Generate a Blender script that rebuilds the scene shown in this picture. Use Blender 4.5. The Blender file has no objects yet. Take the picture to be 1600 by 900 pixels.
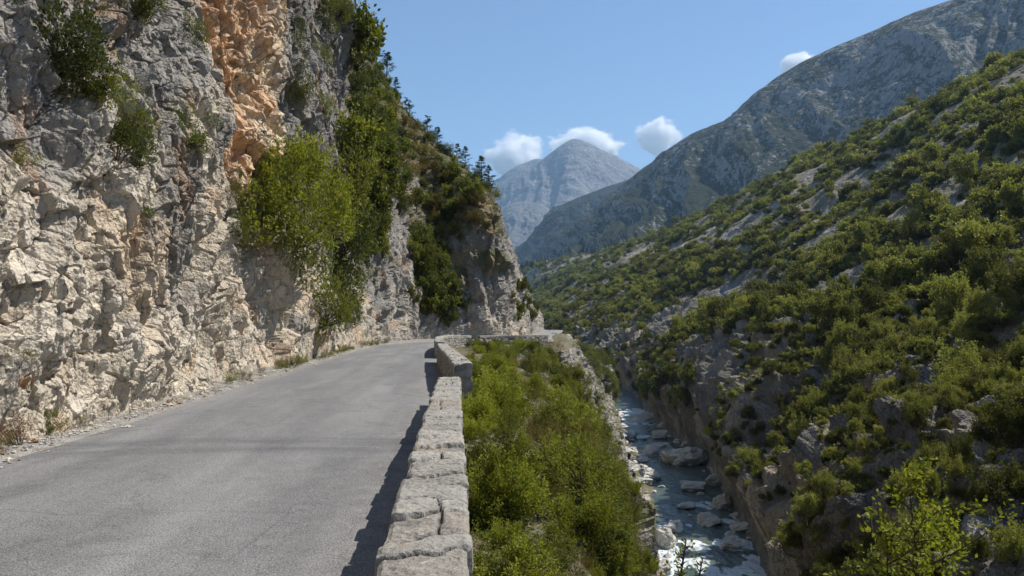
import bpy, math, time
import numpy as np
from mathutils import Vector, Matrix, Euler
from mathutils.bvhtree import BVHTree
T0 = time.time()
scene = bpy.context.scene
COL = scene.collection
R = math.radians

# ------------------------------------------------------------------ camera, light, exposure
F = 1200.0                      # focal length in pixels of the 1600 px wide photograph
YAW, PITCH = math.atan(0.0732), math.atan(50 / 1200)
EYE = np.array([0.0, 0.0, 1.67])
cd = bpy.data.cameras.new('camera'); cam = bpy.data.objects.new('camera', cd); COL.objects.link(cam)
cd.sensor_width = 36; cd.lens = 36 * F / 1600; cd.clip_end = 60000; cd.clip_start = 0.05
cam.location = EYE; cam.rotation_euler = (R(90) + PITCH, 0, -YAW)
scene.camera = cam
SUN_EL, SUN_AZ = R(54), R(72)   # azimuth measured from +Y (up the road) towards +X
S = np.array([math.sin(SUN_AZ) * math.cos(SUN_EL), math.cos(SUN_AZ) * math.cos(SUN_EL), math.sin(SUN_EL)])
sl = bpy.data.lights.new('sun', 'SUN'); sl.energy = 5.0; sl.angle = R(0.53); sl.color = (1.0, 0.95, 0.87)
sun = bpy.data.objects.new('sun', sl); COL.objects.link(sun)
sun.rotation_euler = Vector(S).to_track_quat('Z', 'Y').to_euler(); sun.location = (40, 0, 60)
w = bpy.data.worlds.new('World'); scene.world = w; w.use_nodes = True
wn = w.node_tree.nodes; wl = w.node_tree.links
sky = wn.new('ShaderNodeTexSky'); sky.sky_type = 'NISHITA'; sky.sun_disc = False
sky.sun_elevation = SUN_EL; sky.sun_rotation = SUN_AZ
sky.air_density = 1.2; sky.dust_density = 0.0; sky.ozone_density = 5.0; sky.altitude = 700
wl.new(sky.outputs[0], wn['Background'].inputs['Color']); wn['Background'].inputs['Strength'].default_value = 0.093
scene.view_settings.view_transform = 'Standard'; scene.view_settings.look = 'None'
scene.view_settings.exposure = 0.42; scene.view_settings.gamma = 1; scene.view_settings.use_curve_mapping = False
cy = scene.cycles
cy.use_denoising = True; cy.max_bounces = 40; cy.diffuse_bounces = 3; cy.glossy_bounces = 2
cy.transmission_bounces = 3; cy.transparent_max_bounces = 6; cy.volume_bounces = 40
cy.volume_step_rate = 1.0; cy.volume_max_steps = 96; cy.use_adaptive_sampling = True; cy.adaptive_threshold = 0.02

RM = np.array(Euler((R(90) + PITCH, 0, -YAW)).to_matrix())
def ray(px, py):
    d = RM @ np.array([(px - 800) / F, (450 - py) / F, -1.0]); return d
def at(px, py, Y):
    d = ray(px, py); return EYE + d * (Y / d[1])
def on_z(px, py, z):
    d = ray(px, py); return EYE + d * ((z - EYE[2]) / d[2])
def project(P):
    q = (np.asarray(P) - EYE) @ RM
    return 800 + F * q[..., 0] / -q[..., 2], 450 - F * q[..., 1] / -q[..., 2], -q[..., 2]

# ------------------------------------------------------------------ numpy noise
def _h(ix, iy, iz, s):
    n = (ix.astype(np.uint32) * np.uint32(374761393) + iy.astype(np.uint32) * np.uint32(668265263)
         + iz.astype(np.uint32) * np.uint32(2246822519) + np.uint32((s * 3266489917) & 0xffffffff))
    n = (n ^ (n >> np.uint32(13))) * np.uint32(1274126177)
    n = (n ^ (n >> np.uint32(15))) * np.uint32(2654435761)
    return n ^ (n >> np.uint32(16))
def _f(n): return n.astype(np.float32) / np.float32(4294967296.0)
def noise(P, scale, seed=0):
    q = (np.asarray(P) / scale); i = np.floor(q); f = (q - i).astype(np.float32); i = i.astype(np.int64)
    u = f * f * f * (f * (f * 6 - 15) + 10); out = 0
    for a in (0, 1):
        for b in (0, 1):
            for c in (0, 1):
                h = _h(i[..., 0] + a, i[..., 1] + b, i[..., 2] + c, seed)
                gx = (h & np.uint32(1023)).astype(np.float32) / 511.5 - 1
                gy = ((h >> np.uint32(10)) & np.uint32(1023)).astype(np.float32) / 511.5 - 1
                gz = ((h >> np.uint32(20)) & np.uint32(1023)).astype(np.float32) / 511.5 - 1
                wt = (u[..., 0] if a else 1 - u[..., 0]) * (u[..., 1] if b else 1 - u[..., 1]) * (u[..., 2] if c else 1 - u[..., 2])
                out = out + wt * (gx * (f[..., 0] - a) + gy * (f[..., 1] - b) + gz * (f[..., 2] - c))
    return out * 1.3
def fbm(P, scale, seed=0, octv=4, gain=.5):
    s = 0; a = 1
    for k in range(octv): s = s + a * noise(P, scale / 2 ** k, seed + k * 7); a *= gain
    return s
def ridged(P, scale, seed=0, octv=4, gain=.5):
    s = 0; a = 1
    for k in range(octv): s = s + a * (1 - 2.2 * np.abs(noise(P, scale / 2 ** k, seed + k * 7))); a *= gain
    return s
def facet(P, scale, seed=0, tilt=1.0, blend=.09):
    """broken-rock relief: every cell is a flat tilted face at its own level"""
    q = np.asarray(P) / scale; b = np.floor(q - .5).astype(np.int64)
    best = np.full(q.shape[:-1], 9e9, np.float32); sec = best.copy(); val = np.zeros_like(best); va2 = np.zeros_like(best); idr = np.zeros_like(best)
    for a in (0, 1):
        for c in (0, 1):
            for d in (0, 1):
                ix, iy, iz = b[..., 0] + a, b[..., 1] + c, b[..., 2] + d
                h1 = _h(ix, iy, iz, seed); h2 = _h(ix, iy, iz, seed + 101)
                fx = ix + .12 + .76 * (h1 & np.uint32(1023)).astype(np.float32) / 1023
                fy = iy + .12 + .76 * ((h1 >> np.uint32(10)) & np.uint32(1023)).astype(np.float32) / 1023
                fz = iz + .12 + .76 * ((h1 >> np.uint32(20)) & np.uint32(1023)).astype(np.float32) / 1023
                dx, dy, dz = q[..., 0] - fx, q[..., 1] - fy, q[..., 2] - fz
                D = dx * dx + dy * dy + dz * dz
                tx = (h2 & np.uint32(255)).astype(np.float32) / 127.5 - 1
                ty = ((h2 >> np.uint32(8)) & np.uint32(255)).astype(np.float32) / 127.5 - 1
                tz = ((h2 >> np.uint32(16)) & np.uint32(255)).astype(np.float32) / 127.5 - 1
                lv = ((h2 >> np.uint32(24)) & np.uint32(255)).astype(np.float32) / 127.5 - 1
                v = lv * .6 + tilt * (tx * dx + ty * dy + tz * dz)
                m = D < best
                m2 = (D < sec) & ~m; va2 = np.where(m, val, np.where(m2, v, va2))
                sec = np.where(m, best, np.where(m2, D, sec)); best = np.where(m, D, best)
                val = np.where(m, v, val); idr = np.where(m, lv, idr)
    e = np.sqrt(sec) - np.sqrt(best); wv = .5 + .5 * np.clip(e / blend, 0, 1)
    return val * wv + va2 * (1 - wv), idr, e
def smooth(x, a, b):
    t = np.clip((x - a) / (b - a), 0, 1); return t * t * (3 - 2 * t)
def mixc(a, b, t):
    return np.asarray(a) * (1 - t[..., None]) + np.asarray(b) * t[..., None]

# ------------------------------------------------------------------ lofting
def cat(C, t):
    C = np.asarray(C, float); n = len(C); i = np.clip(np.floor(t).astype(int), 0, n - 2); f = (t - i).reshape((-1,) + (1,) * (C.ndim - 1))
    p0 = C[np.maximum(i - 1, 0)]; p1 = C[i]; p2 = C[i + 1]; p3 = C[np.minimum(i + 2, n - 1)]
    p0 = np.where((i == 0).reshape(f.shape), 2 * p1 - p2, p0); p3 = np.where((i == n - 2).reshape(f.shape), 2 * p2 - p1, p3)
    return .5 * ((2 * p1) + (-p0 + p2) * f + (2 * p0 - 5 * p1 + 4 * p2 - p3) * f * f + (-p0 + 3 * p1 - 3 * p2 + p3) * f ** 3)
def adapt(C, n, lo=4.0, vis=None):
    """parameters along axis 0 of the net so that steps grow with distance from the eye"""
    t = np.linspace(0, len(C) - 1, (len(C) - 1) * 40 + 1); P = cat(C, t)
    d = np.linalg.norm(np.diff(P, axis=0), axis=-1); m = (P[1:] + P[:-1]) / 2
    dist = np.maximum(np.linalg.norm(m - EYE, axis=-1), lo); px, py, z = project(m)
    wgt = np.where((z > 0) & (px > -250) & (px < 1850) & (py > -250) & (py < 1150), 1.0, .12)
    dens = (d / dist * wgt); dens = dens.max(axis=1) if dens.ndim > 1 else dens
    c = np.concatenate([[0], np.cumsum(dens + dens.mean() * .03)]); return np.interp(np.linspace(0, c[-1], n), c, t)
def loft(C, nu, nv, ur=None, vr=None):
    C = np.asarray(C, float)
    if ur is None: tu = adapt(C, nu)
    else: a, b = ur; tu = adapt(C[a:b + 1, :(vr[1] + 1 if vr else None)], nu) + a
    if vr is None: tv = adapt(C.swapaxes(0, 1), nv)
    else: a, b = vr; tv = adapt(C[(ur[0] if ur else 0):(ur[1] + 1 if ur else None), a:b + 1].swapaxes(0, 1), nv) + a
    A = cat(C, tu); B = cat(A.swapaxes(0, 1), tv).swapaxes(0, 1); return B, tu, tv
def gnormal(G):
    n = np.cross(np.gradient(G, axis=0), np.gradient(G, axis=1)); return n / np.maximum(np.linalg.norm(n, axis=-1, keepdims=True), 1e-9)

# ------------------------------------------------------------------ objects
def mesh(name, V, Fc, mats=(), cols=None, smooth_=False, midx=None, fattr=None):
    V = np.asarray(V, np.float32).reshape(-1, 3); me = bpy.data.meshes.new(name)
    if isinstance(Fc, np.ndarray): k = Fc.shape[1]; tot = np.full(len(Fc), k, np.int32); flat = Fc.reshape(-1).astype(np.int32)
    else: tot = np.concatenate([np.full(len(f), f.shape[1], np.int32) for f in Fc]); flat = np.concatenate([f.reshape(-1) for f in Fc]).astype(np.int32)
    me.vertices.add(len(V)); me.vertices.foreach_set('co', V.reshape(-1))
    me.loops.add(len(flat)); me.loops.foreach_set('vertex_index', flat)
    me.polygons.add(len(tot)); st = np.concatenate([[0], np.cumsum(tot)[:-1]]).astype(np.int32)
    me.polygons.foreach_set('loop_start', st); me.polygons.foreach_set('loop_total', tot)
    me.polygons.foreach_set('use_smooth', np.full(len(tot), smooth_))
    for m in mats: me.materials.append(m)
    if midx is not None: me.polygons.foreach_set('material_index', midx.astype(np.int32))
    if cols is not None:
        a = me.attributes.new('col', 'FLOAT_COLOR', 'POINT')
        a.data.foreach_set('color', np.concatenate([cols.reshape(-1, 3), np.ones((len(V), 1))], 1).astype(np.float32).reshape(-1))
    if fattr is not None:
        a = me.attributes.new('v', 'FLOAT', 'FACE'); a.data.foreach_set('value', fattr.astype(np.float32))
    me.update(calc_edges=True); return me
def gridfaces(nu, nv, flip=False):
    i = np.arange(nu * nv).reshape(nu, nv)
    f = np.stack([i[:-1, :-1], i[1:, :-1], i[1:, 1:], i[:-1, 1:]], -1).reshape(-1, 4)
    return f[:, ::-1] if flip else f
def put(name, me, parent=None, loc=None, rot=None, scl=None):
    o = bpy.data.objects.new(name, me); COL.objects.link(o)
    if parent: o.parent = parent
    if loc is not None: o.location = loc
    if rot is not None: o.rotation_euler = rot
    if scl is not None: o.scale = scl if hasattr(scl, '__len__') else (scl,) * 3
    return o
def tag(o, label=None, cat_=None, group=None, kind=None):
    if label: o['label'] = label
    if cat_: o['category'] = cat_
    if group: o['group'] = group
    if kind: o['kind'] = kind
    return o

# ------------------------------------------------------------------ materials
def mat(name):
    m = bpy.data.materials.new(name); m.use_nodes = True; t = m.node_tree; t.nodes.clear()
    o = t.nodes.new('ShaderNodeOutputMaterial'); return m, t, o
class NT:
    def __init__(s, t): s.t = t
    def n(s, ty, **k):
        nd = s.t.nodes.new(ty)
        for a, v in k.items(): setattr(nd, a, v)
        return nd
    def link(s, a, b): s.t.links.new(a, b)
    def setin(s, sock, v):
        if isinstance(v, bpy.types.NodeSocket): s.link(v, sock)
        elif v is not None:
            if sock.type == 'RGBA' and len(v) == 3: v = (*v, 1)
            sock.default_value = v
    def pos(s, scale=None, rot=None, obj=False):
        g = s.n('ShaderNodeTexCoord').outputs['Object'] if obj else s.n('ShaderNodeNewGeometry').outputs['Position']
        if scale is None and rot is None: return g
        m = s.n('ShaderNodeMapping'); s.link(g, m.inputs[0])
        if scale: m.inputs['Scale'].default_value = scale
        if rot: m.inputs['Rotation'].default_value = rot
        return m.outputs[0]
    def noise(s, vec, scale, detail=4, rough=.55, dist=0):
        n = s.n('ShaderNodeTexNoise'); s.link(vec, n.inputs['Vector']); n.inputs['Scale'].default_value = scale
        n.inputs['Detail'].default_value = detail; n.inputs['Roughness'].default_value = rough; n.inputs['Distortion'].default_value = dist
        return n.outputs['Fac']
    def vor(s, vec, scale, feature='F1', out='Distance', rnd=1):
        n = s.n('ShaderNodeTexVoronoi', feature=feature); s.link(vec, n.inputs['Vector']); n.inputs['Scale'].default_value = scale
        n.inputs['Randomness'].default_value = rnd; return n.outputs[out]
    def ramp(s, v, a, b, lo=0., hi=1.):
        n = s.n('ShaderNodeMapRange', interpolation_type='SMOOTHSTEP'); s.setin(n.inputs[0], v)
        for i, x in zip((1, 2, 3, 4), (a, b, lo, hi)): n.inputs[i].default_value = x
        return n.outputs[0]
    def mix(s, f, a, b, mode='MIX'):
        n = s.n('ShaderNodeMix', data_type='RGBA', blend_type=mode); s.setin(n.inputs[0], f); s.setin(n.inputs[6], a); s.setin(n.inputs[7], b); return n.outputs[2]
    def math(s, op, a, b=None):
        n = s.n('ShaderNodeMath', operation=op); s.setin(n.inputs[0], a)
        if b is not None: s.setin(n.inputs[1], b)
        return n.outputs[0]
    def bump(s, h, dist, strength=1., nrm=None):
        n = s.n('ShaderNodeBump'); s.setin(n.inputs['Height'], h); n.inputs['Distance'].default_value = dist; n.inputs['Strength'].default_value = strength
        if nrm is not None: s.link(nrm, n.inputs['Normal'])
        return n.outputs[0]
    def attr(s, name, out='Color'):
        n = s.n('ShaderNodeAttribute', attribute_name=name); return n.outputs[out]
    def bsdf(s, out, col, rough=.9, nrm=None, spec=.2):
        b = s.n('ShaderNodeBsdfPrincipled'); s.setin(b.inputs['Base Color'], col); s.setin(b.inputs['Roughness'], rough)
        s.setin(b.inputs['Specular IOR Level'], spec)
        if nrm is not None: s.link(nrm, b.inputs['Normal'])
        s.link(b.outputs[0], out.inputs[0]); return b
def rock_mat(name, k=1.0, bd=.05, tint=(1, 1, 1), streak=True):
    """weathered limestone: tint comes from the col attribute, k scales the grain (1 = near)"""
    m, t, o = mat(name); N = NT(t); p = N.pos(); ps = N.pos((1, 1, .55), (R(28), 0, R(10)))
    base = N.attr('col')
    n1 = N.noise(p, 1.3 * k, 6, .62); n2 = N.noise(ps, 9 * k, 5, .65, .4); n3 = N.noise(p, 42 * k, 4, .6)
    c = N.mix(1, base, tint, 'MULTIPLY')
    c = N.mix(N.ramp(n1, .38, .66, .0, .45), c, N.mix(1, c, (1.32, 1.27, 1.18), 'MULTIPLY'))
    c = N.mix(N.ramp(n2, .56, .74, 0, .62), c, N.mix(1, c, (.42, .43, .46), 'MULTIPLY'))
    c = N.mix(N.ramp(n3, .3, .7, 0, .55), c, N.mix(1, c, (1.3, 1.28, 1.22), 'MULTIPLY'))
    v1 = N.vor(ps, 5.5 * k, 'F1'); vd = N.vor(N.mix(.22, ps, n2, 'ADD'), 3.4 * k, 'DISTANCE_TO_EDGE')
    v2 = N.vor(p, 19 * k, 'F1')
    h = N.math('ADD', N.math('MULTIPLY', N.ramp(vd, 0, .07), .5), N.math('MULTIPLY', v1, .9))
    b = N.bump(h, bd * 1.2 / k, .9)
    b = N.bump(N.math('ADD', n2, N.math('MULTIPLY', v2, .7)), bd * .75 / k, 1, b)
    b = N.bump(n3, bd * .22 / k, .9, b)
    N.bsdf(o, c, .93, b, .12); return m
def leaf_mat(name, c1, c2, c3=None, trans=.35, var=.5):
    m, t, o = mat(name); N = NT(t); v = N.attr('v', 'Fac'); rnd = N.n('ShaderNodeObjectInfo').outputs['Random']
    c = N.mix(v, c1, c2)
    if c3: c = N.mix(N.ramp(rnd, .45, 1.0, 0, .8), c, N.mix(v, c3, c2))
    lum = N.ramp(N.math('FRACT', N.math('MULTIPLY', rnd, 7.31)), 0, 1, 1 - var * .45, 1 + var * .5)
    hs = N.n('ShaderNodeHueSaturation'); N.link(c, hs.inputs['Color']); N.link(lum, hs.inputs['Value']); c = hs.outputs[0]
    d = N.n('ShaderNodeBsdfPrincipled'); N.link(c, d.inputs['Base Color']); d.inputs['Roughness'].default_value = .55; d.inputs['Specular IOR Level'].default_value = .25
    tr = N.n('ShaderNodeBsdfTranslucent'); N.link(N.mix(1, c, (1.3, 1.35, .6), 'MULTIPLY'), tr.inputs[0])
    mx = N.n('ShaderNodeMixShader'); mx.inputs[0].default_value = trans
    N.link(d.outputs[0], mx.inputs[1]); N.link(tr.outputs[0], mx.inputs[2]); N.link(mx.outputs[0], o.inputs[0]); return m
def plain(name, col, rough=.9, sc=20, amt=.5, bd=.01, obj=True):
    m, t, o = mat(name); N = NT(t); p = N.pos(obj=obj); n = N.noise(p, sc, 4)
    c = N.mix(N.ramp(n, .3, .7, 0, amt), col, N.mix(1, col, (.45, .45, .45), 'MULTIPLY'))
    N.bsdf(o, c, rough, N.bump(n, bd), .15); return m

M = {}
M['cliff'] = rock_mat('cliff_limestone', 1.0, .042)
M['slope'] = rock_mat('slope_rock', .55, .06)
M['hill'] = rock_mat('hillside_rock', .22, .07)
M['hillnear'] = rock_mat('gorge_rock', .5, .09)
M['boulder'] = rock_mat('river_boulder_rock', .8, .035)
M['bark'] = plain('bark', (.11, .085, .06), .95, 14, .6)
M['twig'] = plain('twig', (.085, .065, .045), .95, 30, .5)
M['leaf_near'] = leaf_mat('leaf_bright', (.125, .145, .016), (.25, .255, .035), (.10, .14, .022), .42)
M['leaf_bush'] = leaf_mat('leaf_bush', (.07, .085, .016), (.17, .175, .032), (.08, .09, .022), .40, .8)
M['leaf_dark'] = leaf_mat('leaf_dark', (.045, .062, .016), (.115, .13, .032), (.08, .088, .024), .40, .8)
M['leaf_tree'] = leaf_mat('leaf_tree', (.068, .084, .024), (.19, .19, .055), (.17, .145, .055), .42, 1.1)
M['leaf_dry'] = leaf_mat('leaf_dry', (.13, .115, .04), (.20, .15, .05), (.12, .12, .03), .3)
M['needle'] = leaf_mat('pine_needle', (.025, .045, .014), (.05, .08, .02), None, .2)
M['rust'] = leaf_mat('leaf_rust', (.17, .055, .025), (.22, .10, .035), None, .3)

# ------------------------------------------------------------------ river line (photo pixels dropped onto the water level)
WZ = -18.33
rp = [on_z(1112, 905, WZ), on_z(1092, 830, WZ), on_z(1070, 770, WZ), on_z(1058, 728, WZ), on_z(1030, 697, WZ), on_z(1000, 668, WZ), on_z(985, 648, WZ)]
ry = np.array([-60, 0, 30] + [p[1] for p in rp] + [188, 205, 240, 320, 450, 700, 900, 1250])
rx = np.array([4, 8.5, 13] + [p[0] for p in rp] + [42, 45.5, 43, 36, 44, 58, 60, 70])
rw = np.array([4, 4, 4, 4.6, 4.4, 4.3, 4.3, 4.0, 3.6, 3.4, 3, 3.2, 3, 3, 3, 3, 3, 3])
def xc(y): return np.interp(y, ry, rx)
def hw(y): return np.interp(y, ry, rw)
def wz(y): return WZ + np.maximum(0, np.asarray(y, float) - 190) * .035

# ------------------------------------------------------------------ the cliff on the left of the road
ZR = [-1.2, 3, 7, 12, 18, 30, 55]
def col_(xy): return [(xy[j][0], xy[j][1], ZR[j]) for j in range(7)]
def vert(y, xs): return [(xs[j], y, ZR[j]) for j in range(7)]
CL = [
 vert(-14, (-6.0, -6.1, -6.4, -6.8, -7.4, -9, -14)),
 vert(-2, (-6.0, -6.0, -6.3, -6.7, -7.3, -9, -14)),
 vert(6, (-5.9, -5.8, -6.1, -6.5, -7.2, -9, -14)),
 vert(11, (-5.9, -5.6, -6.0, -6.5, -7.2, -9, -14)),
 vert(15.5, (-5.9, -5.5, -5.5, -6.3, -7.0, -9, -14)),
 vert(18.2, (-5.8, -5.5, -5.6, -6.6, -7.6, -9, -14)),
 vert(19.8, (-5.9, -6.3, -7.3, -8.2, -9, -10.5, -15)),
 vert(22.5, (-6.0, -7.0, -9.0, -9.6, -10, -11, -15)),
 vert(25.0, (-6.0, -6.9, -8.2, -8.6, -8.8, -10, -14)),
 vert(28.0, (-5.9, -6.1, -6.6, -6.7, -6.9, -9, -13)),
 vert(34, (-5.8, -5.8, -6.2, -6.2, -6.2, -8, -13)),
 vert(39.5, (-5.8, -5.8, -5.7, -5.6, -5.7, -7.5, -13)),
 vert(41.5, (-5.8, -6.2, -6.6, -7.3, -8.6, -12, -20)),
 vert(45.5, (-5.8, -6.6, -8.2, -10, -12.5, -17, -26)),
 col_([(-5.6, 50), (-6.0, 51), (-7.0, 53), (-8.6, 57), (-10.5, 62), (-16, 76), (-28, 108)]),
 col_([(-5.3, 53.5), (-5.4, 54), (-5.8, 55), (-6.6, 57), (-8.4, 62), (-14, 80), (-26, 115)]),
 col_([(-3.9, 57.6), (-4.0, 57.8), (-4.3, 58.4), (-5.0, 60), (-7, 66), (-12.5, 86), (-24, 122)]),
 col_([(-2.4, 60.2), (-2.3, 61), (-2.8, 62.6), (-3.8, 66), (-5.4, 72), (-10.5, 92), (-22, 128)]),
 col_([(0.2, 61.6), (0, 62.6), (-.8, 65), (-2, 69), (-3.8, 77), (-9, 98), (-20.5, 134)]),
 col_([(3.0, 62.0), (2.8, 62.4), (2.1, 64), (1, 67.5), (-1.6, 78), (-7.4, 103), (-19.5, 140)]),
 col_([(5.0, 64.0), (4.8, 64.4), (4.4, 65.2), (3.2, 68.5), (.4, 82), (-6.4, 108), (-19, 147)]),
 col_([(6.0, 69), (5.8, 69.5), (5.2, 70.5), (4.0, 75), (1.2, 89), (-6, 116), (-19, 156)]),
 col_([(7.6, 80), (7.3, 80), (6.2, 81), (4.6, 85), (1.6, 98), (-6, 126), (-20, 170)]),
 col_([(10.8, 98), (9.9, 98), (8.4, 99), (6.4, 102), (2.4, 112), (-8, 140), (-24, 185)]),
 col_([(14.2, 124), (13.0, 124), (10.6, 125), (7.4, 128), (1.5, 136), (-12, 160), (-30, 200)]),
 col_([(17, 170), (13, 170), (8, 170), (3, 172), (-3, 180), (-16, 200), (-36, 230)]),
 col_([(22, 240), (17, 240), (10, 240), (4, 240), (-3, 245), (-18, 260), (-40, 290)]),
 col_([(24, 330), (18, 330), (10, 330), (3, 330), (-6, 335), (-22, 345), (-50, 370)]),
]
def rockwarp(P, a=.5, sc=2.0, seed=3):
    return P + a * np.stack([noise(P, sc, seed + 1), noise(P, sc, seed + 2), noise(P, sc, seed + 3)], -1)
def rot_x(P, deg):
    c, s = math.cos(R(deg)), math.sin(R(deg)); return np.stack([P[..., 0], P[..., 1] * c - P[..., 2] * s, P[..., 1] * s + P[..., 2] * c], -1)
def cliff_patch(nu, nv, ur, vr):
    G, tu, tv = loft(CL, nu, nv, ur, vr)
    N0 = gnormal(G)
    if N0[50, 50, 0] < 0: N0 = -N0
    dist = np.linalg.norm(G - EYE, axis=-1)
    Pw = rot_x(rockwarp(G, .9, 2.6), 32) * np.array([1, 1.25, .62])
    D = 0
    D = D + .42 * facet(Pw, 2.6, 11, .9)[0] + .5 * fbm(G, 5.5, 40, 2)
    f1, id1, e1 = facet(Pw, 1.05, 12, 1.1); D = D + .17 * f1
    Pw2 = rot_x(rockwarp(G, .35, .8, 21), -18) * np.array([1, 1.1, .8])
    f2, id2, e2 = facet(Pw2, .46, 13, 1.1); D = D + .105 * f2 - .06 * smooth(.10 - e2, 0, .1)
    near = smooth(-dist, -45, -20)
    fs2 = noise(rot_x(G, 16) * np.array([1, 1, .3]) + 7, .8, 73); D = D - .13 * smooth(.05 - np.abs(fs2), 0, .05) * smooth(noise(G, 2.1, 74), -.1, .15)
    f3, id3, e3 = facet(rockwarp(G, .12, .3, 31), .19, 14, 1.2); D = D + .042 * f3 * near
    D = D + .030 * ridged(G, .35, 60, 3) * (0.4 + .6 * near)
    # deep fissures that run down the near buttress
    fis = noise(rot_x(G, 24) * np.array([1, 1, .22]), 1.7, 71); D = D - .42 * smooth(.055 - np.abs(fis), 0, .055) * smooth(G[..., 2], .2, 1.5)
    # hollow, knobbly orange face
    org = smooth(G[..., 1] + .28 * np.clip(G[..., 2] - 6, 0, 6), 19.8, 21.2) * smooth(-G[..., 1], -29.6, -28) * smooth(G[..., 2], 5.2, 6.6)
    kn = facet(rockwarp(G, .3, .8, 81), .62, 82, .5)[0]
    D = D + org * (.30 * kn - .35 * smooth(noise(G, 2.2, 84), 0, .35) + .2)
    D = D * (.35 + .65 * smooth(G[..., 2], -.4, 1.6))
    G2 = G + N0 * D[..., None] + np.array([0, 0, 1.]) * (.12 * f1 * smooth(G[..., 2], .5, 2))[..., None]
    # colours of the rock itself
    n_a = fbm(G, 3.2, 90, 3); n_b = fbm(G * np.array([1, 1, .35]), 1.6, 95, 3); n_c = fbm(G, .9, 99, 2)
    z = G[..., 2]
    beige = np.array([.44, .40, .34]); pale = np.array([.56, .52, .455]); grey = np.array([.26, .255, .25]); dgrey = np.array([.135, .135, .14]); warm = np.array([.50, .395, .28])
    C = mixc(beige, pale, smooth(n_c + .3 * id2, -.2, .5))
    C = mixc(C, warm, smooth(fbm(G, 2.4, 120, 2), .15, .45) * .5 * smooth(-z, -9, -4))
    gm = smooth(n_a * 1.1 + .13 * (z - 4.3) + .3 * smooth(dist, 26, 40), -.02, .62)
    C = mixc(C, grey, np.clip(gm, 0, 1) * .92)
    C = mixc(C, dgrey, smooth(n_b + .05 * (z - 4), .10, .55) * .75 * (1 - .5 * smooth(-z, -3, 0)))
    oc = mixc(np.array([.60, .43, .29]), np.array([.40, .21, .13]), smooth(noise(G * np.array([1, 1, .45]), 1.8, 130) + .12 - .5 * (G[..., 1] - 23.9) * .45, -.25, .2))
    oc = mixc(oc, np.array([.64, .535, .41]), smooth(noise(G, 1.1, 133) + .26 * (G[..., 1] - 26.3), 0, .5))
    C = mixc(C, oc, np.clip(org * 1.2, 0, 1))
    C = mixc(C, np.array([.235, .235, .235]), smooth(dist, 44, 60) * smooth(fbm(G, 2.2, 160, 3) + .25, -.3, .3) * .75)
    grass = smooth(N0[..., 2] + .35 * fbm(G, 3, 150, 3), .25, .5) * smooth(dist, 44, 54) * .85; C = mixc(C, mixc(np.array([.10, .105, .045]), np.array([.20, .165, .09]), smooth(noise(G, 1.6, 152), -.2, .3)), grass)
    rust = smooth(noise(G * np.array([1, 1, .6]), .8, 140), .28, .42) * .35; C = mixc(C, np.array([.40, .24, .13]), rust)
    C = C * np.array([.96, .925, .88])
    return G2, np.clip(C, 0, .8), N0
patches = [cliff_patch(1250, 760, (2, 12), (0, 4)), cliff_patch(620, 520, (12, 27), (0, 6)), cliff_patch(120, 120, (0, 2), (0, 6)), cliff_patch(160, 90, (2, 12), (4, 6))]
V = []; Fs = []; Cs = []; nb = 0
for g_, c_, n_ in patches: V.append(g_.reshape(-1, 3)); Cs.append(c_.reshape(-1, 3)); Fs.append(gridfaces(*g_.shape[:2]) + nb); nb += len(V[-1])
cliff = put('cliff', mesh('cliff', np.concatenate(V), np.concatenate(Fs), [M['cliff']], np.concatenate(Cs)))
tag(cliff, kind='structure'); print('cliff', time.time() - T0)

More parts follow.
